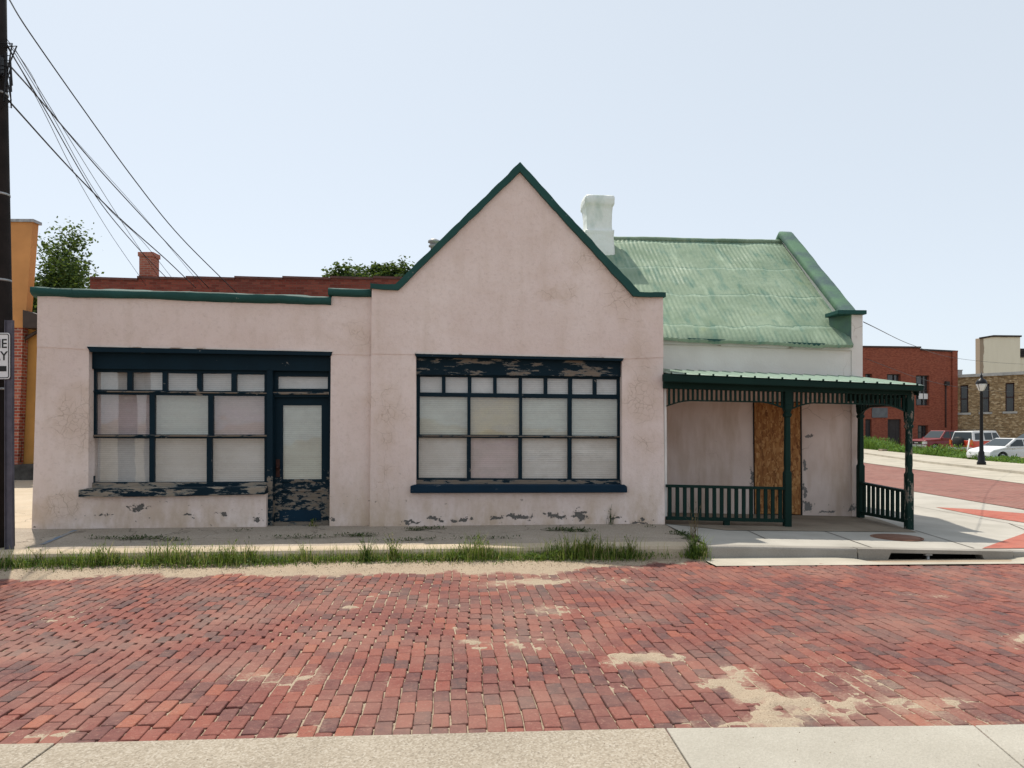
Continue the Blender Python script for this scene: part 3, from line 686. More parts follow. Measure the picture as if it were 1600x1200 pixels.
# rear wing wall; stronger sky light above the porch painted in as paler grey
mw = NT('skylit_top_stucco', .92, .15)
c = mw.mix(mw.ramp(mw.noise(.8, 5), (.35, 0), (.7, 1)), (.66, .61, .57, 1), (.78, .745, .71, 1))
zz = mw.sep(2)
upp = mw.ramp(zz, (2.3, 0), (2.6, 1)) if False else mw.math('GREATER_THAN', zz, 2.6)
low = mw.mix(mw.ramp(mw.noise(1.3, 5), (.35, 0), (.65, 1)), (.66, .54, .48, 1), (.76, .64, .58, 1))
low = mw.mix(mw.ramp(mw.noise(1.5, 5, co=mw.map((2.5, 1, .5), (2, 2, 2))), (.46, 0), (.75, .65)), low, (.44, .30, .19, 1))
c = mw.mix(upp, low, c)
d = mw.add(mw.co, mw.noise(2.2, 3, out='Color'), .35)
l = mw.math('MULTIPLY', mw.ramp(mw.voro(1.6, 'DISTANCE_TO_EDGE', co=d), (0, 1), (.014, 0)), mw.ramp(mw.noise(.6, 2), (.52, 0), (.6, .6)))
c = mw.mix(l, c, (.25, .18, .13, 1))
n1 = mw.noise(11, 7, .72); spots = None
for (u, z, a_, b_) in PATCHES[15:]:
    e_ = mw.ellipse(u, z, a_, b_); spots = e_ if spots is None else mw.math('MAXIMUM', spots, e_)
sp = mw.math('MULTIPLY', mw.ramp(mw.math('ADD', spots, mw.math('MULTIPLY', mw.math('SUBTRACT', n1, .5), 3.4)), (.42, 0), (.47, 1)), mw.ramp(spots, (-.5, 0), (0, 1)))
c = mw.mix(sp, c, mw.mix(mw.noise(30), (.15, .14, .13, 1), (.26, .25, .24, 1)))
chp = mw.ramp(mw.noise(6, 5, co=mw.map((1, 1, .7), (1, 6, 3))), (.70, 0), (.72, .7)); c = mw.mix(mw.math('MULTIPLY', chp, mw.math('LESS_THAN', zz, 2.3)), c, (.25, .20, .17, 1))
mw.bump(mw.noise(42, 6, .7), .4, .012); mw.bump(mw.noise(4, 4), .4, .03); mw.bump(mw.math('SUBTRACT', 1, sp), .8, .012)
M_ST2 = mw.done(c)
w0 = B.p(1030, 531, 1.8); uPw0 = B.P(1330, 600, 1.8)[0]; uPw1 = B.P(1347, 600, 1.8)[0]
mb = MB(); mb.prism([(uG1-.01, -.3), (uPw0+.01, -.3), (uPw0+.01, B.p(1330, 541, 1.8)[1]), (uG1-.01, B.p(1030, 531, 1.8)[1])], 1.8, 2.1)
mb.build('rear_wing_wall', M_ST2, bld)
# right gable parapet
cap = B.P(1350, 491, 1.72); pk = B.PU(1238, 376, B.P(1340, 400, 1.8)[0]-.02)
zc_ = cap[2]; ud0, ud1 = uPw0, uPw1
zpk = R1[2]+.14
prof = [(1.78, -.3), (1.78, zc_), (2.02, zc_), (4.85, zpk), (8.3, zc_-.5), (8.3, -.3)]
mb = MB(); mb.prism(prof, ud0, ud1, axis=0); pw = mb.build('parapet_wall', M_ST2, bld)
def sweep(mb, pts, wd, th, seg=10, lump=.01, seed=0, a=0.):
    """lumpy slab along pts (3d), wd across u... cross axis given by wd vector"""
    pts = [Vector(p) for p in pts]; fine = []
    for p, q in zip(pts[:-1], pts[1:]):
        n = max(1, int((q-p).length/.08)); fine += [p.lerp(q, i/n) for i in range(n)]
    fine.append(pts[-1]); rows = []
    for i, p in enumerate(fine):
        t = (fine[min(i+1, len(fine)-1)]-fine[max(0, i-1)]).normalized(); x = Vector(wd).normalized(); y = x.cross(t).normalized()
        if y.z < 0: y = -y
        w2 = Vector(wd).length/2; r = []
        for k in range(12):
            an = 2*math.pi*(k+.5)/12; ca, sa = math.cos(an), math.sin(an)
            cx = math.copysign(abs(ca)**.45, ca)*w2; cy = math.copysign(abs(sa)**.45, sa)*th/2
            nz = (float(fbm(i*.13+seed, k*.5+seed))-.5)*lump*2
            r.append(p+x*(cx*(1+nz/w2))+y*(cy+nz))
        rows.append(r)
    V = [v for r in rows for v in r]; n = 12
    Fs = [(i*n+k, i*n+(k+1) % n, (i+1)*n+(k+1) % n, (i+1)*n+k) for i in range(len(rows)-1) for k in range(n)]
    mb.raw(V, Fs, a, True); mb.face(rows[0][::-1]); mb.face(rows[-1])
um = (ud0+ud1)/2
mb = MB()
sweep(mb, [(um-.02, 2.0, zc_+.0), (um-.02, 4.85, zpk+.05), (um-.02, 8.3, zc_-.45)], (.34, 0, 0), .15, lump=.012, seed=3)
M_CAPG = NT('green_coated_cap', .85, .15); M_CAPG = M_CAPG.bump(M_CAPG.noise(12, 4), .4, .02).done(M_CAPG.mix(M_CAPG.ramp(M_CAPG.noise(2.5, 5), (.4, 0), (.65, 1)), (.11, .20, .13, 1), (.085, .13, .13, 1)))
mb.build('parapet_cap', M_CAPG, bld)
ku0 = B.P(1309, 490, 1.7)[0]
mb = MB(); mb.box(ku0, ud1+.03, 1.68, 2.2, zc_-.005, zc_+.075); bevel(mb.build('cap_stone', P_COPE, bld), .012)
mb = MB(); mb.raw([(ud0-.002, 1.80, zc_-.005), (ud0-.002, 1.80, zc_-.62), (ud0-.28, 2.1, zc_-.18), (ku0+.05, 2.15, zc_-.005), (ud0-.002, 2.2, zc_-.005)], [(0, 1, 2, 3), (0, 3, 4)]); mb.build('flashing', M_CAPG, bld)
# copings on the front
mb = MB()
cp = [(578.6, 442.5), (617.5, 443.8), (812.8, 252.8), (900, 349), (1000, 456), (1040.5, 456.8), (1040.5, 463.6), (990, 462.4), (893, 357), (812.8, 267.5), (728, 349.5), (621.5, 453), (578.6, 450)]
def rough_px(pts, st=9, am=.9, seed=0):
    o = []
    for i, (a, b) in enumerate(zip(pts, pts[1:]+pts[:1])):
        L = math.hypot(b[0]-a[0], b[1]-a[1]); n = max(1, int(L/st))
        for k in range(n):
            j = 0 if k == 0 else am*(2*float(vnoise(k*.6+seed, i*7.3+seed))-1); nx, ny = (b[1]-a[1])/L, -(b[0]-a[0])/L
            o.append((a[0]+(b[0]-a[0])*k/n+nx*j, a[1]+(b[1]-a[1])*k/n+ny*j))
    return o
mb.prism(LP(rough_px(cp, 7, .8), -.07), -.07, .38); bevel(mb.build('gable_coping', P_COPE, bld), .008, 2, 50)
mb = MB()
def cop(a, b, seed, th=.15): sweep(mb, [B.P(a[0], a[1], LV+.14), B.P((a[0]*2+b[0])/3, (a[1]*2+b[1])/3, LV+.14), B.P((a[0]+b[0]*2)/3, (a[1]+b[1]*2)/3, LV+.14), B.P(b[0], b[1], LV+.14)], (0, .44, 0), th, lump=.035, seed=seed)
cop((60, 458.2), (520, 472.5), 5); cop((516, 459.7), (583, 461.2), 9)
mb.build('wing_coping', P_COPE, bld)
# gable roof behind the front
def rq(mb, a, b, va, vb, th=.06):
    mb.raw([(a[0], va, a[1]), (b[0], va, b[1]), (b[0], vb, b[1]), (a[0], vb, a[1]), (a[0], va, a[1]-th), (b[0], va, b[1]-th), (b[0], vb, b[1]-th), (a[0], vb, a[1]-th)],
           [(0, 1, 2, 3), (7, 6, 5, 4), (0, 4, 5, 1), (2, 6, 7, 3), (1, 5, 6, 2), (0, 3, 7, 4)])
mb = MB(); rq(mb, (uG0-.05, zE-.3), (uR, zR-.22), .38, 7.9); rq(mb, (uR, zR-.22), (uG1+.05, zE-.3), .38, 7.9); mb.build('gable_roof', M_ROOF, bld)

# ---- shop windows
GL = m_glass('window_glass'); GLP = m_glass('pinkish_glass', (.97, .88, .91, 1), .16); GLY = m_glass('yellowish_glass', (.95, .90, .74, 1), .2); GLG = m_glass('greenish_glass', (.93, .97, .93, 1), .14)
mbl = NT('blind_slats', .6, .3); M_BLIND = mbl.done(mbl.mix(mbl.ramp(mbl.math('FRACT', mbl.math('MULTIPLY', mbl.sep(2), 1/.032)), (.0, .35), (.22, 0), (.8, 0), (1, .3)), mbl.mix(mbl.noise(.9, 3), (.66, .64, .60, 1), (.80, .79, .77, 1)), (.25, .23, .22, 1)))  # dark bands: the shadow at each slat's lip, painted into the colour
def Zc(ox, oy, s): return lambda L: [(ox+x/s, oy+y/s) for x, y in L]
def quad(x0, x1, yl0, yl1, yr0=None, yr1=None):
    yr0 = yl0 if yr0 is None else yr0; yr1 = yl1 if yr1 is None else yr1
    return [(x0, yl0), (x1, yr0), (x1, yr1), (x0, yl1)]
def slats(mb, P0, v, sp_=.032):
    (u0, z0), (u1, z1) = P0
    z0 = math.floor(z0/sp_)*sp_; n = int((z1-z0)/sp_)
    for i in range(n):
        z = z0+i*sp_; w1 = .002*math.sin(i*1.7)
        mb.raw([(u0, v+w1, z), (u1, v+w1, z), (u1, v+.014+w1, z+sp_*1.12), (u0, v+.014+w1, z+sp_*1.12), ], [(0, 1, 2, 3)])
def window(name, parent, outer, panes, v, depth, mat, tints, blindv, cut=2):
    """frame with pane openings; each pane a sheet of glass, blinds hung behind"""
    fr_ = MB(); fr_.prism([LP(outer, v)]+[LP(p, v) for p in panes], v, v+depth)
    o = fr_.build('window', mat, parent); bevel(o, .006, 2, 50)
    for i, p in enumerate(panes):
        q = LP(p, v); cx = sum(a for a, b in q)/4; cz = sum(b for a, b in q)/4
        tx_, tz_ = (random.random()-.5)*.012, (random.random()-.5)*.016
        g = MB(); g.face([(a+.006*(1 if a > cx else -1), v+depth*.55+(a-cx)*tx_+(b-cz)*tz_, b+.006*(1 if b > cz else -1)) for a, b in q])
        g.build('pane', tints.get(i, GL), o, fix=False)
    return o
z3 = Zc(100, 520, 1600/440)
panesL = [z3(quad(178, 360, 222, 322, 224, 324)), z3(quad(385, 560, 225, 325)), z3(quad(583, 757, 228, 327, 232, 329)), z3(quad(781, 952, 231, 330)), z3(quad(977, 1140, 236, 332)),
          z3(quad(178, 487, 350, 577, 353, 577)), z3(quad(513, 820, 354, 577, 357, 578)), z3(quad(845, 1140, 358, 578, 360, 578)),
          z3(quad(165, 486, 598, 848, 600, 848)), z3(quad(509, 812, 600, 848)), z3(quad(838, 1140, 600, 848, 600, 846))]
panesL = [[(x+.5*(1 if i in (0, 3) else -1), y) for i, (x, y) in enumerate(p)] for p in panesL]
VW = LV+.16
wl = window('window', bld, z3([(150, 205), (1152, 215), (1152, 876), (134, 878)]), panesL, VW, .07, P_BLUE, {5: GLP, 7: GLP, 6: GLG}, 0)
wl['label'] = 'eleven-pane shop window of the flat wing, blinds drawn'
def trim(name, pts, v0, v1, mat, parent, bv=.006):
    mb = MB(); mb.prism(LP(pts, v0), v0, v1); o = mb.build(name, mat, parent)
    if bv: bevel(o, bv, 2, 50)
    return o
trim('head_board', z3([(146, 108), (1516, 128), (1516, 218), (1185, 214), (1152, 214), (150, 204)]), LV+.10, LV+.28, P_BLUE, wl)
trim('crown_moulding', z3([(128, 78), (1524, 108), (1518, 130), (146, 108)]), LV-.03, LV+.28, P_BLUE, wl)
trim('head_strip', z3([(128, 73), (1524, 103), (1524, 108), (128, 78)]), LV-.034, LV+.1, M_OLDW, wl, 0)
trim('worn_rail', z3([(165, 328), (1152, 340), (1152, 347), (165, 336)]), LV+.135, LV+.16, P_WORN, wl)
trim('worn_rail', z3([(165, 580), (1152, 580), (1152, 590), (165, 590)]), LV+.135, LV+.16, P_WORN, wl)
trim('bottom_rail', z3([(134, 852), (1152, 850), (1152, 878), (134, 880)]), LV+.12, LV+.16, P_SILL, wl)
mb = MB(); mb.prism(LP(z3([(80, 893), (130, 884), (1142, 874), (1142, 918), (600, 930), (80, 935)]), LV-.09), LV-.09, LV+.3); bevel(mb.build('sill', P_SILL, wl), .01, 2, 50)
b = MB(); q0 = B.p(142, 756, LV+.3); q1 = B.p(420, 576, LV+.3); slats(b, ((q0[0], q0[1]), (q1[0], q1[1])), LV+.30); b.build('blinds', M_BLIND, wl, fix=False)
b = MB(); b.box(q0[0]-.1, q1[0]+.05, LV+.36, LV+.38, q0[1]-.2, q1[1]+.2); b.build('backing', M_PIT, wl)
# door bay
dr = trim('door', z3([(1196, 365), (1506, 365), (1504, 1078), (1194, 1078)]), LV+.24, LV+.285, P_DOOR, bld, 0)
bpy.data.objects.remove(dr)
mb = MB(); mb.prism([LP(z3([(1196, 366), (1506, 366), (1504, 1078), (1194, 1078)]), LV+.24), LP(z3(quad(1243, 1463, 412, 832)), LV+.24), LP(z3(quad(1238, 1462, 848, 888)), LV+.24), LP(z3(quad(1236, 1462, 902, 990)), LV+.24)], LV+.24, LV+.285)
dr = mb.build('door', P_DOOR, bld); bevel(dr, .006, 2, 50); dr['label'] = 'dark blue shop door with badly peeling lower panels'
mb = MB(); mb.prism(LP(z3(quad(1230, 1470, 842, 996)), LV+.262), LV+.262, LV+.272)
for yy in (924, 948, 970): mb.prism(LP(z3(quad(1237, 1461, yy-9, yy+8)), LV+.254), LV+.254, LV+.262)
mb.prism(LP(z3(quad(1240, 1460, 856, 882)), LV+.254), LV+.254, LV+.262)
mb.build('panel', P_DOOR, dr)
P_KICK = m_paint('kick_board_paint', (.005, .024, .045, 1), .60, (.8, 1, 2), sc_=7)
trim('kick_board', z3([(1225, 1012), (1300, 1006), (1450, 1010), (1463, 1030), (1460, 1062), (1400, 1072), (1230, 1072), (1222, 1050)]), LV+.232, LV+.24, P_KICK, dr)
g = MB(); q = LP(z3(quad(1241, 1465, 410, 834)), LV+.26); g.face([(a, LV+.262+(bb-1.5)*.008, bb) for a, bb in q]); g.build('pane', GLG, dr, fix=False)
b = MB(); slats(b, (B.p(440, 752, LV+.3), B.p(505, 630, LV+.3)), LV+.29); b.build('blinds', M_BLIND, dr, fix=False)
M_HAND = plain('dark_bronze', (.05, .02, .015, 1), .5, .3, 20, .1, .5)
mb = MB(); x, z = B.p(433.5, 733, LV+.2); mb.box(x-.03, x+.03, LV+.225, LV+.24, z-.13, z+.16); mb.lathe([(.001, z), (.02, z), (.03, z+.03), (.02, z+.055), (.001, z+.06)], x, LV+.20, 12)
mb.build('handle', M_HAND, dr)
dfm = trim('door_frame', z3([(1152, 208), (1185, 208), (1185, 1096), (1152, 1100)]), LV+.10, LV+.3, P_WORN if False else P_DOOR, bld)
dfm2 = MB(); dfm2.prism(LP(z3([(1506, 215), (1521, 215), (1508, 1100), (1503, 1098)]), LV+.12), LV+.12, LV+.3)
dfm2.prism(LP(z3(quad(1185, 1197, 350, 1080)), LV+.2), LV+.2, LV+.3); dfm2.prism(LP(z3(quad(1185, 1506, 350, 366)), LV+.18), LV+.18, LV+.3); dfm2.build('door_jamb', P_DOOR, dfm)
trim('threshold', z3(quad(1170, 1508, 1078, 1110)), LV+.16, LV+.42, P_WORN, dfm)
tw = window('transom_window', bld, z3(quad(1185, 1512, 218, 336)), [z3(quad(1215, 1498, 248, 317, 250, 318))], LV+.2, .06, P_BLUE, {}, 0); tw.name = 'transom_window'
trim('worn_rail', z3([(1178, 336), (1512, 336), (1512, 350), (1178, 350)]), LV+.14, LV+.24, P_WORN, tw)
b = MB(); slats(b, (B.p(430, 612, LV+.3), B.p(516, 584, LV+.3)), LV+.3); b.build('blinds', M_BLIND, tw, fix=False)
b = MB(); b.box(B.P(420, 700, LV+.35)[0], B.P(519, 700, LV+.35)[0], LV+.37, LV+.39, -.1, 3.); b.build('backing', M_PIT, tw)
# gable window
z4 = Zc(620, 530, 1600/440)
xs = [(132, 256), (277, 403), (424, 548), (568, 693), (712, 836), (856, 975), (997, 1116), (1136, 1253)]
panesR = [z3([]) for _ in ()]
for i, (a, b_) in enumerate(xs):
    f0 = (a-132)/1121; f1 = (b_-132)/1121; panesR.append(z4([(a, 212+16*f0), (b_, 212+16*f1), (b_, 302+13*f1), (a, 302+13*f0)]))
for (a, b_) in ((130, 401), (419, 696), (713, 972), (995, 1256)):
    f0 = (a-130)/1126; f1 = (b_-130)/1126; panesR.append(z4([(a, 325+15*f0), (b_, 325+15*f1), (b_, 541+8*f1), (a, 541+8*f0)]))
for (a, b_) in ((124, 398), (421, 691), (712, 972), (994, 1254)):
    f0 = (a-124)/1130; f1 = (b_-124)/1130; panesR.append(z4([(a, 559+7*f0), (b_, 559+7*f1), (b_, 789+5*f1), (a, 789+5*f0)]))
wr = window('window', bld, z4([(110, 200), (1280, 212), (1278, 824), (106, 826)]), panesR, .15, .07, P_BLUE, {9: GLY, 13: GLP, 10: GLG, 11: GLG, 8: GLG}, 0)
wr['label'] = 'sixteen-pane shop window in the gable front, one pane yellowed'
trim('head_board', z4([(108, 98), (1284, 122), (1284, 213), (108, 202)]), .09, .3, P_HEAD, wr)
trim('crown_moulding', z4([(102, 82), (1290, 108), (1284, 124), (108, 99)]), -.04, .28, P_BLUE, wr)
trim('head_strip', z4([(102, 77), (1290, 103), (1290, 108), (102, 82)]), -.043, .1, M_OLDW, wr, 0)
trim('worn_rail', z4([(112, 546), (1278, 552), (1278, 558), (112, 552)]), .125, .15, P_WORN, wr)
trim('bottom_rail', z4([(106, 800), (1278, 800), (1278, 828), (106, 828)]), .11, .15, P_WORN, wr)
mb = MB(); mb.prism(LP(z4([(77, 835), (100, 828), (1296, 828), (1310, 838), (1310, 872), (77, 875)]), -.09), -.09, .3)
P_SILL2 = m_paint('blue_sill', (.005, .022, .042, 1), .645, (.5, 1, 2), sc_=6); bevel(mb.build('sill', P_SILL2, wr), .01, 2, 50)
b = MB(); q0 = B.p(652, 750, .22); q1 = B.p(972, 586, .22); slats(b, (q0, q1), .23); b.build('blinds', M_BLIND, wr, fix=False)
b = MB(); b.box(q0[0]-.1, q1[0]+.05, .29, .295, q0[1]-.2, q1[1]+.2); b.build('backing', M_PIT, wr)
# boarded doorway under the porch
mo = NT('strand_board', .8, .2)
rots = []
for i, (an, sx) in enumerate(((.3, 9), (1.3, 10), (-.7, 11), (1.9, 9))):
    cc = mo.map((17, 1, 4.5), (i*3, i, i*5), (0, an, 0)); rots.append((mo.voro(1.6, co=cc, out='Color'), mo.voro(1.6, co=cc)))
sel = mo.noise(9, 2)
k1 = mo.mix(mo.math('GREATER_THAN', sel, .5), rots[0][0], rots[1][0]); k2 = mo.mix(mo.math('GREATER_THAN', mo.noise(8, 2, co=mo.map(loc=(3, 3, 3))), .5), rots[2][0], rots[3][0])
kk = mo.mix(mo.math('GREATER_THAN', mo.noise(7, 2, co=mo.map(loc=(8, 3, 3))), .5), k1, k2)
c = mo.ramp(kk, (0, (.12, .045, .018, 1)), (.3, (.27, .115, .04, 1)), (.6, (.37, .17, .06, 1)), (1, (.55, .31, .13, 1)))
mo.bump(kk, .4, .004); M_OSB = mo.done(c)
dd = MB(); dd.prism(LP([(1177, 628), (1252.5, 628), (1254, 806), (1179, 804)], 1.775), 1.775, 1.797); dd = dd.build('boarded_door', P_PIT if False else M_PIT, bld)
for pts in ([(1179, 629), (1231, 629), (1231, 803), (1180, 803)], [(1231.8, 629), (1250, 629), (1251, 804), (1231.8, 803)]): trim('strand_board', pts, 1.76, 1.775, M_OSB, dd, .002)
# white corner board
M_WB = plain('white_trim', (.72, .70, .66, 1), .7, .12, 3)
trim('corner_board', [(1037.5, 594), (1041.2, 594), (1042.5, 808), (1038.8, 808)], .03, .09, M_WB, bld, .003)

# ---- chimney and vents
mc = NT('white_roof_coating', .5, .4)
c = mc.mix(mc.ramp(mc.noise(2.4, 5, co=mc.map((1, 1, .6))), (.50, 0), (.68, .7)), (.78, .80, .76, 1), (.42, .52, .46, 1))
M_CHM = mc.bump(mc.noise(7, 5), .6, .04).done(c)
c0 = B.P(912, 390, 4.2); c1_ = B.P(961, 306, 4.2); cu0, cu1 = c0[0]+.03, c1_[0]; cz1 = c1_[2]+.02; cz0 = c0[2]-.5
cm, ch_ = (cu0+cu1)/2, (cu1-cu0)/2
V = []; n = 24; prof = [(0, 1.03), (.5, 1.03), (.62, 1.0), (.85, .97), (.98, 1.0), (1.0, .90), (1.12, .86), (1.35, .86), (1.52, .92), (1.6, 1.02), (1.72, 1.03), (1.78, .98), (1.80, .85), (1.80, .01)]
zz_ = [cz0+(cz1-cz0)*p[0]/1.8 for p in prof]
fine = []
for (p, z), (p2, z2) in zip(zip(prof, zz_), list(zip(prof, zz_))[1:]):
    for k in range(3): fine.append((p[1]+(p2[1]-p[1])*k/3, z+(z2-z)*k/3))
fine.append((prof[-1][1], zz_[-1]))
for i, (r, z) in enumerate(fine):
    for k in range(n*2):
        an = 2*math.pi*k/(n*2); ca, sa = math.cos(an), math.sin(an); m_ = max(abs(ca), abs(sa))**.86
        j = 1+.07*(float(fbm(k*.22+2, i*.25))-.5); V.append((cm+ca/m_*ch_*r*j, 4.2+ch_+sa/m_*ch_*r*j, z+.02*float(fbm(k*.2, i*.3))))
n *= 2
Fs = [(i*n+k, i*n+(k+1) % n, (i+1)*n+(k+1) % n, (i+1)*n+k) for i in range(len(fine)-1) for k in range(n)]
MB().raw(V, Fs, 0, True).build('chimney', M_CHM, bld)
vp = B.P(678, 388, 3.5)
MB().lathe([(.07, vp[2]-1.2), (.07, vp[2]+.02), (.11, vp[2]+.03), (.11, vp[2]+.06), (.085, vp[2]+.07), (.085, vp[2]+.11), (.125, vp[2]+.12), (.12, vp[2]+.16), (.03, vp[2]+.20)], vp[0], vp[1], 20).build('vent_pipe', M_STEEL, bld)

# ---- porch
uP1 = B.P(1444, 605, -.25)[0]
M_PSHEET = NT('pale_green_sheet', .42, .5); M_PSHEET = M_PSHEET.bump(M_PSHEET.noise(3, 4), .2, .02).done(M_PSHEET.mix(M_PSHEET.noise(1.5, 5), (.22, .33, .27, 1), (.38, .46, .38, 1)))
fz = lambda u: B.p(1037, 583.2, -.27)[1]+(B.p(1444, 602, -.27)[1]-B.p(1037, 583.2, -.27)[1])*(u-B.p(1037, 583, -.27)[0])/(B.p(1444, 602, -.27)[0]-B.p(1037, 583, -.27)[0])
bz = lambda u: B.p(1037, 577.5, 1.8)[1]+(B.p(1400, 591, 1.8)[1]-B.p(1037, 577.5, 1.8)[1])*(u-B.p(1037, 583, 1.8)[0])/(B.p(1400, 600, 1.8)[0]-B.p(1037, 583, 1.8)[0])
prf = MB(); us = []
u = uG1+.01; ribs = []
while u < uP1-.05: ribs.append(u); u += .232
xs_ = []; hs_ = []
for r_ in ribs: xs_ += [r_, r_+.008, r_+.028, r_+.036]; hs_ += [0, .022, .022, 0]
xs_.append(uP1); hs_.append(0)
X = np.array([xs_, xs_]); Y = np.array([[-.27]*len(xs_), [1.8]*len(xs_)]); Z = np.array([[fz(u)+h for u, h in zip(xs_, hs_)], [bz(u)+h for u, h in zip(xs_, hs_)]])
prf.grid(X, Y, Z, smooth=False); prf.grid(X, Y, Z-.006-np.array([hs_, hs_]), smooth=False); prf.build('porch_roof', M_PSHEET, bld, fix=False)
for r_ in ribs[1:]: MB().box(r_+.004, r_+.032, -.285, -.27, fz(r_)-.01, fz(r_)+.024).build('rib_end', P_GREEN, bpy.data.objects['porch_roof'])
gt = trim('gutter', [(1037, 583.8), (1445, 602.8), (1443, 611.2), (1037, 596.3)], -.26, -.16, P_GREEN, bld, .015)
bm_ = trim('porch_beam', [(1037, 595), (1432, 609), (1425, 617.5), (1037, 606.8)], -.06, .06, P_GREEN, bld)
uB1 = B.P(1424, 610, -.06)[0]
mb = MB(); zb1 = fz(uB1); mb.box(uB1-.12, uB1, .06, 1.95, zb1-.20, zb1-.02); mb.build('porch_beam', P_GREEN, bld)
mb = MB(); mb.raw([(uG1, -.16, fz(uG1)-.03), (uP1-.03, -.16, fz(uP1)-.03), (uP1-.03, 1.79, bz(uP1)-.05), (uG1, 1.79, bz(uG1)-.05)], [(0, 3, 2, 1)])
M_CEIL = plain('porch_ceiling_boards', (.16, .09, .05, 1), .8, .4, 3); mb.build('porch_ceiling', M_CEIL, bld, fix=False)
mb = MB(); mb.raw([(uP1-.03, -.16, fz(uP1)-.03), (uP1-.03, 1.79, bz(uP1)-.03), (uP1-.03, 1.79, bz(uP1)-.17), (uP1-.03, -.16, fz(uP1)-.17)], [(0, 1, 2, 3)]); mb.build('side_fascia', P_GREEN, bld, fix=False)
# posts: square base, chamfered turned shaft
def post(px, vtop, vb, py_sh, top_py, w0=.122, w1=.112, v=0., mat=None):
    base = B.P(px, 700, v); u = base[0]; g = float(hgt(u, v)); zs = B.P(px, py_sh, v)[2]; zt_ = B.P(px, top_py, v)[2]
    mb = MB(); mb.box(u-w1/2, u+w1/2, v-w1/2, v+w1/2, g-.05, zs)
    def ring(w_, z, ch=.28):
        a = w_/2; c_ = a*(1-ch); return [(u+x, v+y, z) for x, y in ((-c_, -a), (c_, -a), (a, -c_), (a, c_), (c_, a), (-c_, a), (-a, c_), (-a, -c_))]
    rows = [ring(w1*.98, zs), ring(w1*.8, zs+.03), ring(w0*.72, zs+.08), ring(w0*.8, zs+.14), ring(w0*.70, zs+.9), ring(w0*.66, zt_-.20), ring(w0*1.0, zt_-.17), ring(w0*1.0, zt_-.14), ring(w0*.75, zt_-.12), ring(w0*1.05, zt_-.06), ring(w0*1.05, zt_+.02)]
    V = [p for r in rows for p in r]; Fs = [(i*8+k, i*8+(k+1) % 8, (i+1)*8+(k+1) % 8, (i+1)*8+k) for i in range(len(rows)-1) for k in range(8)]
    mb.raw(V, Fs); mb.box(u-w0*.5, u+w0*.5, v-w0*.5, v+w0*.5, zt_+.02, fz(u)-.06)
    return bevel(mb.build('porch_post', mat or P_GREEN, bld), .004, 1), u
p1_, u1_ = post(1230, 0, 0, 738, 634, v=0.)
p1_, u1_ = p1_, u1_
p3_, u3_ = post(1420, 0, 0, 740, 652, v=0., mat=P_POST); p3_['label'] = 'corner porch post with flaking green paint'
vbk = 1.62; p2_, u2_ = post(1344.5, 0, 0, 727, 638, v=vbk)
def frieze(a, b, ztf, zflat, zend, name='frieze', n=None, wob=0, left=True, right=True, axis=1):
    """spindles between post positions a,b ((u,v) points) hung from the beam, with an arched lower rail"""
    a = np.array(a, float); b = np.array(b, float); L = np.linalg.norm(b-a); d = (b-a)/L; ang = math.atan2(d[1], d[0])
    o = None; n = n or int(L/.078); rail = MB(); pts = []
    def low(s):
        e = 0.
        if left: e = max(e, 1-s/.42)
        if right: e = max(e, 1-(L-s)/.42)
        e = max(0, e); return zflat(s)-(zend*e**1.7)
    for s in np.linspace(.0, L, 60): pts.append((s, low(s)))
    Mx = Matrix.Translation((a[0], a[1], 0)) @ Matrix.Rotation(ang, 4, 'Z')
    th = .022
    poly = [(p[0], p[1]) for p in pts]+[(p[0], p[1]+th) for p in pts[::-1]]
    r2 = MB(); r2.prism(poly, -.02, .02)
    r2.v = [tuple(Mx @ Vector(v)) for v in r2.v]; o = r2.build(name, P_GREEN, bld)
    for i in range(n):
        s = (i+.5)*L/n; m_ = MB(); m_.box(s-.017, s+.017, -.013, .013, low(s)+th*.6, ztf(s), M=Mx); m_.build('spindle', P_GREEN, o)
    return o
zA = lambda u: B.p(1041, 626, 0)[1]+(B.p(1340, 632, 0)[1]-B.p(1041, 626, 0)[1])*(u-B.p(1041, 626)[0])/(B.p(1340, 632)[0]-B.p(1041, 626)[0])
zT = lambda u: fz(u)-.17
frieze((uG1+.03, 0), (u1_-.05, 0), lambda s: zT(uG1+s), lambda s: zA(uG1+.03+s), .10, 'frieze')
frieze((u1_+.05, 0), (u3_-.05, 0), lambda s: zT(u1_+s), lambda s: zA(u1_+s), .12)
frieze((u3_-.0, .05), (u3_-.0, vbk-.1), lambda s: zT(u3_)-.0, lambda s: zA(u3_)-.0, .14)
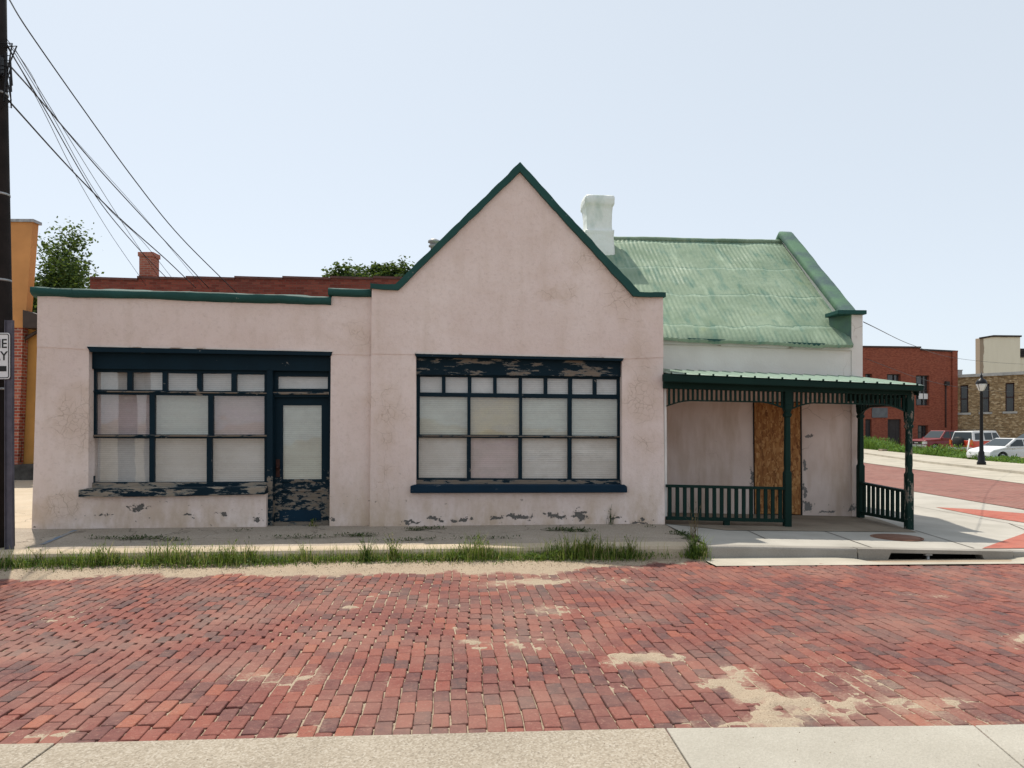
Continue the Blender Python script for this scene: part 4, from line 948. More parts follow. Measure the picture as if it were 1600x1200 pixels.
def railing(a, b, z0a, z1a, z0b, z1b, n, wob=.004, bw=.058):
    a = np.array(a, float); b = np.array(b, float); L = np.linalg.norm(b-a); d = (b-a)/L; ang = math.atan2(d[1], d[0])
    Mx = Matrix.Translation((a[0], a[1], 0)) @ Matrix.Rotation(ang, 4, 'Z')
    zt = lambda s: z1a+(z1b-z1a)*s/L; zb = lambda s: z0a+(z0b-z0a)*s/L
    r = MB(); r.prism([(0, zt(0)-.045), (L, zt(L)-.045), (L, zt(L)), (0, zt(0))], -.045, .045); r.v = [tuple(Mx @ Vector(v)) for v in r.v]; root = bevel(r.build('railing', P_GREEN, bld), .006, 2)
    r = MB(); r.prism([(0, zb(0)), (L, zb(L)), (L, zb(L)+.055), (0, zb(0)+.055)], -.03, .03); r.v = [tuple(Mx @ Vector(v)) for v in r.v]; r.build('bottom_rail', P_GREEN, root)
    for i in range(n):
        s = (i+.5)*L/n+(random.random()-.5)*wob; m_ = MB(); m_.box(s-bw/2, s+bw/2, -.018, .018, zb(s)+.05, zt(s)-.04, M=Mx); bevel(m_.build('baluster', P_GREEN, root), .003, 1)
    return root
ra = B.p(1041, 757, 0)[1]; rb_ = B.p(1225, 761, 0)[1]
railing((uG1+.02, 0), (u1_-.06, 0), B.p(1041, 812, 0)[1], ra, B.p(1225, 816, 0)[1], rb_, 16)
mb = MB(); x = (uG1+u1_)/2; g_ = float(hgt(x, 0)); mb.box(x-.05, x+.05, -.03, .03, g_-.02, B.p(1135, 813, 0)[1]); mb.build('rail_foot', P_GREEN, bld)
gA = B.PU(1352, 752, u3_-.02); gB = B.PU(1415, 765, u3_-.02)
za1 = B.P(1352, 752.5, vbk)[2]; zb1_ = B.P(1416, 766, 0)[2]; za0 = B.P(1352, 803, vbk)[2]; zb0_ = B.P(1416, 817, 0)[2]
railing((u2_+.0, vbk-.06), (u3_-.02, .06), za0, za1, zb0_, zb1_, 9, .004, .075)

# ------------------------------------------------------------------ utility pole, street sign, wires
M_WOOD = plain('pole_wood', (.014, .010, .009, 1), .9, .45, 5, .6)
ZP = 9.85; PX = (2-800)/F*ZP
pole = thing('utility_pole', 'dark wooden utility pole at the left kerb carrying the wires', 'utility pole', loc=(PX, ZP, 0))
mb = MB(); mb.tube([(0, 0, -.1), (-.02, 0, 3), (-.06, 0, 6.2), (-.085, 0, 9.4)], [.155, .145, .125, .11], 20); mb.build('shaft', M_WOOD, pole)
for z in (2.15, 3.6, 4.75, 6.1): MB().lathe([(.149-.004*z, z), (.157-.004*z, z), (.157-.004*z, z+.03), (.149-.004*z, z+.03)], -.02-(z-3)*.012, 0, 20).build('band', M_STEEL, pole)
M_BLK = plain('black_cable', (.012, .012, .014, 1), .5, .2, 20, 0)
mb = MB()
for i in range(9):
    a = random.random()*3; z0 = 6.75-i*.06
    mb.tube([(.04+random.random()*.1, -.1, z0), (.14+random.random()*.12, -.14+random.random()*.1, z0-.05+random.random()*.1), (.10+random.random()*.12, -.1, z0-.25-random.random()*.2), (.06+random.random()*.1, -.1, z0-.4)], .009, 6)
mb.box(-.06, .09, -.17, -.08, 6.3, 6.55); mb.build('cable_clamp', M_BLK, pole)
mb = MB(); mb.tube([(.02, -.17, .0), (.0, -.165, 3), (-.05, -.15, 6.3)], .022, 8); mb.build('conduit', M_BLK, pole)
# one-way sign
M_GREYP = plain('grey_sign_post', (.105, .10, .125, 1), .6, .25, 8, .1, .3)
zs_ = 9.6; sx = (14.5-800)/F*zs_
sg = thing('street_sign', 'white one way sign with black arrow on a grey post beside the pole', 'sign', loc=(sx, zs_, 0))
mb = MB(); mb.box(-.05, .05, .0, .025, -.1, 3.05); mb.box(-.05, -.042, -.02, 0, -.1, 3.05); mb.box(.042, .05, -.02, 0, -.1, 3.05); mb.build('post', M_GREYP, sg)
M_SW = plain('sign_white', (.68, .68, .68, 1), .45, .06, 3, 0); M_SB = plain('sign_black', (.012, .012, .012, 1), .5, .1, 3, 0)
zt0 = CH+(HY-592.5)/F*zs_; zt1 = CH+(HY-520.5)/F*zs_; xr = (18-800)/F*zs_-sx; wd = .46; hh = zt1-zt0
def rrect(x0, x1, z0, z1, r, n=6):
    P = []
    for cx, cz, a in ((x1-r, z1-r, 0), (x0+r, z1-r, 90), (x0+r, z0+r, 180), (x1-r, z0+r, 270)):
        for k in range(n+1): t = math.radians(a+90*k/n); P.append((cx+r*math.cos(t), cz+r*math.sin(t)))
    return P
mb = MB(); mb.prism(rrect(xr-wd, xr, zt0, zt1, .035), -.030, -.026); pl = mb.build('plate', M_SW, sg)
mb = MB(); mb.prism([rrect(xr-wd+.012, xr-.012, zt0+.012, zt1-.012, .028), rrect(xr-wd+.022, xr-.022, zt0+.022, zt1-.022, .02)], -.033, -.0305); mb.build('border', M_SB, pl)
def text_mesh(txt, size, name, mat, parent, loc, sxx=1., ext=.001, align='RIGHT', rot=(math.radians(90), 0, 0)):
    cu_ = bpy.data.curves.new(name, 'FONT'); cu_.body = txt; cu_.size = size; cu_.extrude = ext; cu_.align_x = align; cu_.offset = size*.012
    to = bpy.data.objects.new(name, cu_); C.objects.link(to); bpy.context.view_layer.update()
    me_ = bpy.data.meshes.new_from_object(to.evaluated_get(bpy.context.evaluated_depsgraph_get())); bpy.data.objects.remove(to); bpy.data.curves.remove(cu_)
    me_.materials.clear(); me_.materials.append(mat); o = bpy.data.objects.new(name, me_); C.objects.link(o); o.parent = parent; o.location = loc; o.rotation_euler = rot; o.scale = (sxx, 1, 1); return o
text_mesh('ONE', .165, 'lettering', M_SB, pl, (xr-.036, -.0320, zt1-.195), .95)
text_mesh('WAY', .165, 'lettering', M_SB, pl, (xr-.030, -.0320, zt1-.355), .95)
za = zt0+.135
mb = MB(); mb.prism([(xr-.045, za-.035), (xr-.045, za+.035), (xr-wd+.19, za+.035), (xr-wd+.19, za+.085), (xr-wd+.045, za), (xr-wd+.19, za-.085), (xr-wd+.19, za-.035)], -.033, -.0305); mb.build('arrow', M_SB, pl)
# service wires
def wire(pxs, z0, z1, r, label, group=None, f=None):
    n = len(pxs); pts = []
    P = []
    for i, (x, y) in enumerate(pxs):
        Z = z0+(z1-z0)*(i/(n-1)); P.append(Vector(((x-800)/F*Z, Z, CH+(HY-y)/F*Z)))
    P = [P[0]*2-P[1]]+P+[P[-1]*2-P[-2]]
    for i in range(1, len(P)-2):
        for k in range(8):
            t = k/8; a, b, c_, d_ = P[i-1:i+3]
            pts.append(.5*((2*b)+(c_-a)*t+(2*a-5*b+4*c_-d_)*t*t+(3*b-a-3*c_+d_)*t**3))
    pts.append(P[-2]); o0 = pts[0].copy()
    o = MB().tube([p-o0 for p in pts], r, 6).build('service_wire', M_BLK); o.location = o0
    return tag(o, label, 'wire', group)
GW = 'service wires fanning from the utility pole'
wire([(8, -14), (15, 0), (45, 49), (129, 169), (210, 281), (281, 369), (372, 460)], 9.8, 21, .013, 'uppermost black cable, running from above the frame down to the brick parapet', GW)
wire([(6, 92), (67, 161), (150, 259), (221, 337), (326, 450)], 9.8, 21, .012, 'thick black cable attached below the tangled clamp on the pole', GW)
wire([(7, 150), (112, 266), (187, 341), (259, 405), (306, 450)], 9.8, 21, .012, 'lowest attached black cable leaving the utility pole', GW)
thin = 'thin black wire fanning down from the tangled clamp on the pole'
wire([(11, 72), (71, 172), (150, 307), (214, 386), (262, 436)], 9.8, 21, .010, 'medium thick black wire from the tangled clamp to the parapet right of the chimney', GW)
wire([(14, 68), (79, 176), (157, 311), (221, 375), (270, 436)], 9.8, 21, .006, 'very thin wire running just right of the medium thick wire', GW)
wire([(10, 67), (67, 172), (116, 270), (169, 360), (228, 446)], 9.8, 21, .006, 'thin wire meeting the brick parapet furthest left, at the chimney foot', GW)
wire([(24, 78), (86, 180), (146, 277), (199, 360), (250, 436)], 9.8, 21, .006, 'thin wire passing across the top right edge of the brick chimney', GW)
wire([(10, 60), (49, 116), (90, 187), (221, 334), (318, 450)], 9.8, 21, .005, 'hair-thin wire running close above the thick cable attached below the clamp', GW)
wire([(1349, 503), (1428, 540), (1496, 560), (1600, 569), (1720, 570)], 13.9, 60, .008, 'thin wire sagging from the parapet towards the cream tower')
wire([(1352, 560), (1440, 592), (1513, 607), (1600, 613), (1700, 612)], 30, 52, .010, 'lower thin wire crossing in front of the brick warehouse')

# ------------------------------------------------------------------ neighbours on the left
LFr = Frame((30-800)/F*24, 24, 0)
def LL(pts, v=0.): return [LFr.p(x, y, v) for x, y in pts]
lb = fr(thing('orange_building', 'orange stucco building with a red brick pier, left of the pink building', 'building'), LFr)
M_OR = plain('orange_stucco', (.50, .235, .085, 1), .9, .14, 1.2, .3); M_OC = plain('ochre_stucco', (.46, .235, .065, 1), .9, .14, 1.5, .3)
M_DKB = plain('dark_brown_metal', (.045, .030, .024, 1), .6, .2, 4, .1)
mb = MB(); mb.prism(LL([(-160, 345), (51, 347), (40.5, 490), (36, 512), (-160, 512)], -.28), -.28, .02); mb.build('parapet_wall', M_OR, lb)
mb = MB(); mb.prism(LL([(-160, 341), (52, 342), (52, 346.5), (-160, 345)], -.34), -.34, .1); mb.build('parapet_cap', M_STEEL, lb)
PIER = m_brick('pier_brick', [(.22, .045, .03, 1), (.38, .085, .05, 1), (.46, .14, .08, 1)], (.40, .33, .27, 1), .25, .10, .012, .3)
mb = MB(); mb.prism(LL([(-10, 511), (35.5, 511), (33, 600), (27, 735), (-10, 735)], -.25), -.25, .02); mb.build('brick_pier', PIER, lb)
gz = -.3
mb = MB(); mb.box(LFr.p(34, 600, .05)[0]-8, LFr.p(34, 600, .05)[0]+6, .05, 6, gz, LFr.p(40, 500, .05)[1]); mb.build('wall', M_OC, lb)
mb = MB(); mb.prism(LL([(35.5, 484), (58, 491), (90, 500), (90, 513), (35.5, 512)], -.5), -.5, .04); mb.build('eave', M_DKB, lb)
mb = MB(); a, b = LFr.p(57, 519, -.1), LFr.p(38, 530, -.1); c_, d_ = LFr.p(36, 545, -.1), LFr.p(30, 722, -.1)
mb.tube([(a[0]+.4, -.1, a[1]+.15), (a[0], -.1, a[1]), (b[0], -.1, b[1]), (c_[0], -.1, c_[1]), (d_[0], -.1, d_[1])], .06, 8); mb.build('downspout', M_DKB, lb)
mb = MB(); mb.prism(LL([(-20, 728), (80, 724), (80, 760), (-20, 760)], -.6), -.6, .04); mb.build('plinth', plain('dark_stone', (.06, .055, .05, 1), .9, .5, 4, .5), lb)
# brick building behind the flat wing
RB = Frame(-6, 22, 0)
RBK = m_brick('dark_red_brick', [(.13, .030, .022, 1), (.19, .045, .032, 1), (.23, .065, .045, 1)], (.14, .07, .055, 1), .22, .075, .008, .35, dirt=(.09, .04, .035, 1))
rb2 = fr(thing('brick_building', 'dark red brick building with a stepped parapet behind the flat wing', 'building'), RB)
tops = [(140.5, 434.6)]; xs_ = [140.5, 214, 290, 366, 441, 516, 583, 655]
line = lambda x: 434.6+1.6*(x-140)/75
for i in range(len(xs_)-1):
    y0 = 434.8 if i == 0 else 433.6
    tops += [(xs_[i], y0), (xs_[i+1], y0+2.3)]
tops = tops[1:]
bot = [(655, 640), (140.5, 640)]
mb = MB(); mb.prism([RB.p(x, y) for x, y in tops+bot], 0, .35); mb.build('wall', RBK, rb2)
mb = MB(); up = [RB.p(x, y, -.05) for x, y in tops]; mb.prism([(a, b+.05) for a, b in up]+[(a, b-.015) for a, b in up[::-1]], -.05, .4); mb.build('coping', plain('dark_clay_coping', (.10, .045, .04, 1), .8, .3, 4, .2), rb2)
mb = MB(); u0 = RB.p(140.5, 600)[0]; u1 = RB.p(655, 600)[0]; mb.box(u0, u0+.3, .35, 12, -.3, RB.p(140, 438)[1]); mb.box(u0+.3, u1, .35, 12, 4.6, 4.7); mb.build('side_wall', RBK, rb2)
cu0_, cu1_ = RB.P(217.5, 430, 1.)[0], RB.P(238.5, 430, 1.)[0]; cz = RB.P(217, 394, 1.)[2]
mb = MB(); mb.box(cu0_, cu1_, 1, 1+cu1_-cu0_, 4.7, cz-.05); mb.box(cu0_-.03, cu1_+.03, .97, 1.03+cu1_-cu0_, cz-.13, cz); mb.build('chimney', m_brick('chimney_brick', [(.30, .08, .05, 1), (.42, .13, .085, 1)], (.35, .24, .19, 1), .2, .07, .01, .2), rb2)

# ------------------------------------------------------------------ trees
def tree(name, label, px, pyb, Z, h, crown_r, crown_z, nleaf, ls, cols, seed, group=None, spread=1., dens=1., low=.3, topb=0.):
    rnd = random.Random(seed); X = (px-800)/F*Z; l = B.loc(X, Z); g = float(hgt(*l))
    t = thing(name, label, 'tree', group, loc=(X, Z, g))
    tr = MB(); tips = []
    def grow(p, d, L, r, lev):
        n = 4; pts = [p]; q = p.copy(); dd = d.copy()
        for i in range(n):
            dd = (dd+Vector((rnd.gauss(0, .14), rnd.gauss(0, .14), rnd.gauss(.03, .08)))).normalized(); q = q+dd*L/n; pts.append(q.copy())
            if lev >= 2: tips.append((q.copy(), lev))
        tr.tube(pts, [r*(1-.5*i/n) for i in range(n+1)], 6 if lev < 2 else 4, cap=False)
        if lev < 4:
            for k in range(rnd.choice((2, 3, 3))):
                a = rnd.uniform(0, 6.28); tilt = rnd.uniform(.35, .85)*spread; x = dd.orthogonal().normalized(); y = dd.cross(x)
                nd = (dd*math.cos(tilt)+(x*math.cos(a)+y*math.sin(a))*math.sin(tilt)); nd.z += .12; st = rnd.randint(2, n)
                grow(pts[st], nd.normalized(), L*rnd.uniform(.62, .82), r*.55, lev+1)
    grow(Vector((0, 0, -.1)), Vector((0, 0, 1)), h*.34, h*.028, 0); grow(Vector((0, 0, h*.2)), Vector((.3, -.2, .9)).normalized(), h*.3, h*.02, 0)
    mx = max(p.z for p, _ in tips); s = h/mx; rr = max(math.hypot(p.x, p.y) for p, _ in tips); sx_ = crown_r/rr
    tr.v = [(v[0]*sx_, v[1]*sx_, v[2]*s) for v in tr.v]; tips = [(Vector((p.x*sx_, p.y*sx_, p.z*s)), l_) for p, l_ in tips if p.z*s > h*low]
    tr.build('trunk', M_BARK, t, fix=False)
    hi = [Vector((p.x*1.0+rnd.gauss(0, crown_r*.25), p.y, h*(.80+.17*math.sqrt(rnd.random())*(.82+.18*math.sin(p.x*2.3+seed)))-.35*abs(p.x)/crown_r)) for p, l_ in tips if p.z > h*.6] or [Vector((0, 0, h))]
    lf = MB()
    for i in range(nleaf):
        p, lev = tips[rnd.randrange(len(tips))]
        if rnd.random() < topb: p = rnd.choice(hi)
        c_ = p+Vector((rnd.gauss(0, .5), rnd.gauss(0, .5), rnd.gauss(0, .4)))*crown_r*.13*dens
        q = Matrix.Rotation(rnd.uniform(0, 6.28), 3, 'Z') @ Matrix.Rotation(rnd.gauss(0, .8), 3, 'X') @ Matrix.Rotation(rnd.gauss(0, .5), 3, 'Y'); s2 = ls*rnd.uniform(.6, 1.3)
        lf.face([c_+q @ Vector(w_)*s2 for w_ in ((-.5, 0, 0), (0, -.32, .05), (.5, 0, 0), (0, .32, -.03))], rnd.random()*.6+.4*float(vnoise(c_.x*1.5+50, c_.z*1.5+50))+1e-3)
    lf.build('crown', cols, t, fix=False)
    return t
M_BARK = plain('bark', (.055, .042, .032, 1), .95, .4, 8, .6)
LF1 = m_leaf('leaf_mid_green', (.018, .045, .016, 1), (.075, .13, .035, 1)); LF2 = m_leaf('leaf_dark_green', (.010, .030, .012, 1), (.045, .085, .025, 1))
tree('leafy_tree', 'loose green tree between the orange building and the flat wing', 80, 0, 34, 10.8, 4.1, 0, 26000, .17, LF1, 11, low=.2, dens=1.35, spread=1.3)
GT = 'dark treetops behind the stepped brick parapet'
for i, (px, hh_, cr, sd, lab) in enumerate(((548, 11.8, 2.2, 3, 'leftmost dark treetop behind the brick parapet'), (566, 12.2, 2.2, 5, 'second dark treetop from the left behind the brick parapet'),
                                       (592, 11.9, 2.2, 8, 'third dark treetop, right of the middle, behind the brick parapet'), (616, 11.9, 2.4, 9, 'rightmost dark treetop, touching the gable coping'))):
    tree('dark_tree', lab, px, 0, 45, hh_, cr, 0, 9000, .24, LF2, sd, GT, dens=1.2, low=.6, topb=.6)

# ------------------------------------------------------------------ far right: warehouse, stone hall, tower
def facade(fr_, root, name, outer, holes, v0, th, mat):
    mb = MB(); mb.prism([[fr_.p(*p, v0) for p in outer]]+[[fr_.p(*p, v0) for p in h] for h in holes], v0, v0+th); return mb.build(name, mat, root)
M_DGL = NT('dark_window_glass', .12, .6); M_DGL = M_DGL.done(M_DGL.mix(M_DGL.noise(1.2, 3), (.012, .014, .017, 1), (.05, .055, .06, 1)))
M_DFR = plain('dark_window_frame', (.035, .03, .03, 1), .7, .2, 3, .1)
RF = Frame(48.4, 80, 20)
wh = fr(thing('brick_warehouse', 'two storey orange red brick warehouse beyond the cross street', 'building'), RF)
WB = m_brick('warehouse_brick', [(.19, .048, .030, 1), (.26, .070, .042, 1), (.31, .095, .055, 1)], (.22, .09, .06, 1), .24, .085, .007, .45, dirt=(.24, .075, .05, 1))
R4 = lambda x0, x1, y0, y1, sk=0.: [(x0, y0), (x1, y0+sk), (x1, y1+sk), (x0, y1)]
wins = [R4(1352, 1363, 584, 633), R4(1386, 1407.5, 584.5, 633), R4(1431, 1452, 586.5, 633.5)]
lows = [R4(1434, 1450, 664.5, 686)]; doors = [R4(1352, 1362, 655, 703), R4(1387, 1408, 655, 703)]
wleft = [R4(1290, 1312, 583, 632)]
facade(RF, wh, 'wall', [(1200, 540), (1438, 543), (1438.5, 546.5), (1496, 549.5), (1496, 716), (1200, 716)], wins+lows+doors+wleft, 0, .4, WB)
facade(RF, wh, 'corner_pier', [(1488.5, 549), (1496.5, 548), (1496.5, 716), (1488.5, 716)], [], -.16, .155, WB)
facade(RF, wh, 'parapet_cap', [(1200, 538.2), (1439.5, 541.3), (1439.5, 543.8), (1200, 540.8)], [], -.12, .6, plain('tar_edge', (.05, .03, .028, 1), .8, .3, 3))
facade(RF, wh, 'parapet_cap', [(1439.5, 544.8), (1497, 547.8), (1497, 550.2), (1439.5, 547.3)], [], -.13, .6, M_DFR)
for hI, hole in enumerate(wins+lows+wleft):
    (x0, y0), (x1, _), (_, y1), _ = hole[0], hole[1], hole[2], hole[3]
    q = [RF.p(*p, .22) for p in hole]; u0, u1, z0, z1 = q[0][0], q[1][0], q[3][1], q[0][1]
    mb = MB(); mb.prism([[(u0-.1, z0-.1), (u1+.1, z0-.1), (u1+.1, z1+.1), (u0-.1, z1+.1)], [(u0+.09, z0+.08), ((u0+u1)/2-.03, z0+.08), ((u0+u1)/2-.03, z1-.08), (u0+.09, z1-.08)], [((u0+u1)/2+.03, z0+.08), (u1-.09, z0+.08), (u1-.09, z1-.08), ((u0+u1)/2+.03, z1-.08)]], .2, .28)
    mb.box(u0, u1, .19, .26, (z0+z1)/2-.04, (z0+z1)/2+.04); wo_ = mb.build('window', M_DFR, wh)
    MB().box(u0, u1, .3, .32, z0-.05, z1+.05).build('pane', M_DGL, wo_)
    MB().box(u0-.06, u1+.06, -.09, .19, z0-.16, z0-.002).build('sill', WB if hI != 9 else M_DFR, wo_)
    if hI == 2:
        for xx in (.18, .56): MB().box(u0+(u1-u0)*xx, u0+(u1-u0)*(xx+.32), .17, .186, z0+(z1-z0)*.22, z0+(z1-z0)*.40).build('paper', M_SW, wo_)
for d in doors:
    q = [RF.p(*p, .22) for p in d]; mb = MB(); mb.box(q[0][0]-.05, q[1][0]+.05, .2, .25, q[3][1]-.2, q[0][1]+.05)
    for k in (.1, .55): mb.box(q[0][0]+(q[1][0]-q[0][0])*k, q[0][0]+(q[1][0]-q[0][0])*(k+.35), .18, .2, q[3][1]+.2, q[0][1]-.15)
    mb.build('door', M_DFR, wh)
facade(RF, wh, 'sign_panel', R4(1363, 1387, 637, 652.5), [], -.08, .06, plain('grey_panel', (.12, .13, .14, 1), .7, .2, 2))
mb = MB(); a, b = RF.p(1478, 601, -.1), RF.p(1478, 668, -.1); mb.tube([(a[0], -.1, a[1]), (b[0], -.1, b[1])], .06, 6); mb.box(a[0]-.14, a[0]+.35, -.3, -.04, a[1]-.1, a[1]+.35); mb.build('wall_pipe', M_DFR, wh)
mb = MB(); u1 = RF.p(1496, 600)[0]; mb.box(u1-.45, u1-.01, .4, 14, -.6, RF.p(1496, 551)[1]); mb.box(u1-18, u1-.45, .4, 14, 6.4, 6.6); mb.build('side_wall', WB, wh)
SF = Frame(48.6, 80.6, -33)
sh = fr(thing('stone_building', 'low tan rubble stone building right of the brick warehouse', 'building'), SF)
ms = NT('rubble_stone', .95, .15); co = ms.map((1.0, 1.0, 2.2)); v1_ = ms.voro(3.4, co=co, out='Color'); v2_ = ms.voro(3.4, 'DISTANCE_TO_EDGE', co=co)
c = ms.ramp(v1_, (0, (.16, .11, .06, 1)), (.35, (.32, .22, .12, 1)), (.7, (.45, .33, .19, 1)), (1, (.58, .47, .32, 1))); c = ms.mix(ms.ramp(v2_, (0, 1), (.05, 0)), c, (.15, .12, .085, 1))
ms.bump(ms.ramp(v2_, (0, 0), (.08, 1)), .6, .05); M_RUB = ms.done(c)
swin = [R4(1500.5, 1513, 602, 645, -.5), R4(1533.5, 1546, 600, 644, -.6), R4(1571, 1585, 598.5, 643, -.8), R4(1618, 1634, 596, 642, -.9)]
facade(SF, sh, 'wall', [(1496.5, 589), (1600, 584), (1760, 576), (1760, 730), (1496.5, 712)], swin, 0, .5, M_RUB)
facade(SF, sh, 'roof_edge', [(1495, 585.5), (1600, 580), (1762, 571.5), (1762, 576.5), (1600, 585), (1495, 590)], [], -.25, 1.2, plain('pale_roof_edge', (.42, .42, .40, 1), .7, .25, 2))
for hole in swin:
    q = [SF.p(*p, .3) for p in hole]; u0, u1, z0, z1 = q[0][0], q[1][0], q[3][1], q[0][1]
    mb = MB(); mb.box(u0-.1, u0+.1, .26, .36, z0-.1, z1+.1); mb.box(u1-.1, u1+.1, .26, .36, z0-.1, z1+.1); mb.box(u0+.1, u1-.1, .26, .36, (z0+z1)/2-.05, (z0+z1)/2+.05); mb.box(u0+.1, u1-.1, .26, .36, z1-.12, z1+.1); wo_ = mb.build('window', plain('dark_red_frame', (.05, .02, .018, 1), .7, .2, 3) if hole is swin[0] else bpy.data.materials['dark_red_frame'], sh)
    MB().box(u0-.05, u1+.05, .38, .40, z0-.1, z1+.05).build('pane', M_DGL, wo_); MB().box(u0-.25, u1+.25, -.12, .3, z0-.22, z0-.0).build('sill', bpy.data.materials['pale_roof_edge'], wo_)
q = SF.P(1572, 668, -.05); 
TF = Frame(64, 105, 0)
tw_ = fr(thing('cream_tower', 'tall cream painted block with peeling brown corner behind the stone building', 'building'), TF)
mt = NT('peeling_cream', .85); nn = mt.noise(.9, 6, co=mt.map((1, 1, .4))); zz = mt.sep(2); zt_ = TF.p(1531, 527)[1]
up_ = mt.ramp(mt.math('ADD', mt.math('DIVIDE', mt.math('SUBTRACT', zz, zt_-.75), 1.2), mt.math('MULTIPLY', nn, .5)), (.90, 0), (.94, 1))
left = mt.ramp(mt.math('ADD', mt.math('SUBTRACT', mt.sep(0), TF.p(1531, 560)[0]), mt.math('MULTIPLY', nn, .9)), (.93, 1), (.99, 0))
M_CREAM = mt.bump(mt.noise(3, 4), .3, .05).done(mt.mix(mt.math('MAXIMUM', up_, left), mt.mix(mt.noise(.8, 5, co=mt.map((2, 2, .3))), (.62, .58, .46, 1), (.75, .72, .60, 1)), (.30, .24, .18, 1)))
u0, u1 = TF.p(1531, 560)[0], TF.p(1594, 560)[0]; z1 = TF.p(1531, 528)[1]
mb = MB(); mb.raw([(u0, 0, -.5), (u1, 0, -.5), (u1, .9, -.5), (u0, .9, -.5), (u0, 0, z1-.1), ((u0+u1)/2-1, 0, TF.p(1560, 525.5)[1]), (u1, 0, TF.p(1594, 526)[1]), (u1, 1., z1), (u0, 1., z1)], [(0, 1, 6, 5, 4), (1, 2, 7, 6), (2, 3, 8, 7), (3, 0, 4, 8), (4, 5, 6, 7, 8)]); mb.build('wall', M_CREAM, tw_)
mb = MB(); mb.tube([(u0-.1, -.1, z1-.05), ((u0+u1)/2-1, -.1, TF.p(1560, 525)[1]), (u1+.1, -.1, TF.p(1594, 525.5)[1])], .14, 6); mb.build('roof_edge', M_DFR, tw_)
mb = MB(); mb.box(u1+.01, u1+9, .5, 6, -.5, TF.p(1598, 556)[1]); low_ = mb.build('annex', M_CREAM, tw_)
mb = MB(); zA_ = TF.p(1598, 558)[1]
for k in range(4): mb.box(u1+.3, u1+6, .3, .5, zA_+k*.28, zA_+.15+k*.28)
mb.box(u1+.2, u1+6, .6, 2, zA_, zA_+1.3); mb.build('louvre', M_DFR, tw_)
vb = thing('roof_vent', 'small grey vent box on the roof at the warehouse corner', 'vent', loc=((1500-800)/F*93, 93, 7.3))
mb = MB(); s8 = 70/F; mb.box(-.28, .28, 0, .5, 0, 1.55); mb.box(-.34, .34, -.05, .55, 1.55, 1.65); mb.build('housing', M_STEEL, vb)

# ------------------------------------------------------------------ street lamp
ZL = 37.5; lx = (1533.5-800)/F*ZL; ll = B.loc(lx, ZL); lg = float(hgt(*ll))+.13
lamp = thing('street_lamp', 'black ornamental street lamp on the far pavement in front of the parked cars', 'street lamp', loc=(lx, ZL, lg))
M_LBLK = plain('black_lamp_paint', (.008, .008, .010, 1), .4, .2, 5, .05, .2)
mb = MB(); mb.lathe([(.21, 0), (.21, .12), (.17, .18), (.16, .45), (.13, .55), (.14, .62), (.10, .72), (.085, 1.5), (.07, 3.55), (.09, 3.6), (.06, 3.68), (.10, 3.75)], n=16); mb.build('post', M_LBLK, lamp)
M_LAMPG = plain('frosted_lamp_glass', (.62, .62, .60, 1), .25, .1, 3, 0)
ho = MB(); ho.lathe([(.10, 3.75), (.14, 3.82), (.235, 4.05), (.255, 4.12)], n=16); MB_g = ho.build('lamp_glass', M_LAMPG, lamp)
mb = MB(); mb.lathe([(.27, 4.12), (.28, 4.15), (.19, 4.32), (.08, 4.40), (.05, 4.48), (.075, 4.53), (.03, 4.58), (.012, 4.74)], n=16); mb.build('cap', M_LBLK, lamp)
mb = MB()
for k in range(4): a = k*math.pi/2+.4; mb.tube([(.11*math.cos(a), .11*math.sin(a), 3.76), (.265*math.cos(a), .265*math.sin(a), 4.12)], .012, 4)
mb.build('cage', M_LBLK, lamp)

# ------------------------------------------------------------------ parked vehicles
def paintm(name, col, rough=.28):
    m = NT(name, rough+.1, .3); m.b.inputs['Coat Weight'].default_value = .2; m.b.inputs['Coat Roughness'].default_value = .08
    return m.done(m.mix(m.ramp(m.noise(2.5, 5), (.4, 0), (.9, .15)), col, (.30, .26, .20, 1)))
M_CGL = NT('car_glass', .12, .35).done((.03, .04, .045, 1)); M_TYRE = plain('tyre_rubber', (.012, .012, .012, 1), .85, .2, 10); M_RIM = plain('alloy', (.32, .32, .33, 1), .35, .15, 8, 0, .7)
M_LENS = plain('headlamp_lens', (.55, .56, .55, 1), .12, .1, 3, 0, 0, .8); M_AMB = plain('amber_lens', (.6, .16, .03, 1), .2, .1, 3, 0); M_CHR = plain('chrome_trim', (.5, .5, .5, 1), .2, .15, 8, 0, .8)
M_BPL = plain('black_plastic', (.018, .018, .018, 1), .6, .2, 10, .05)
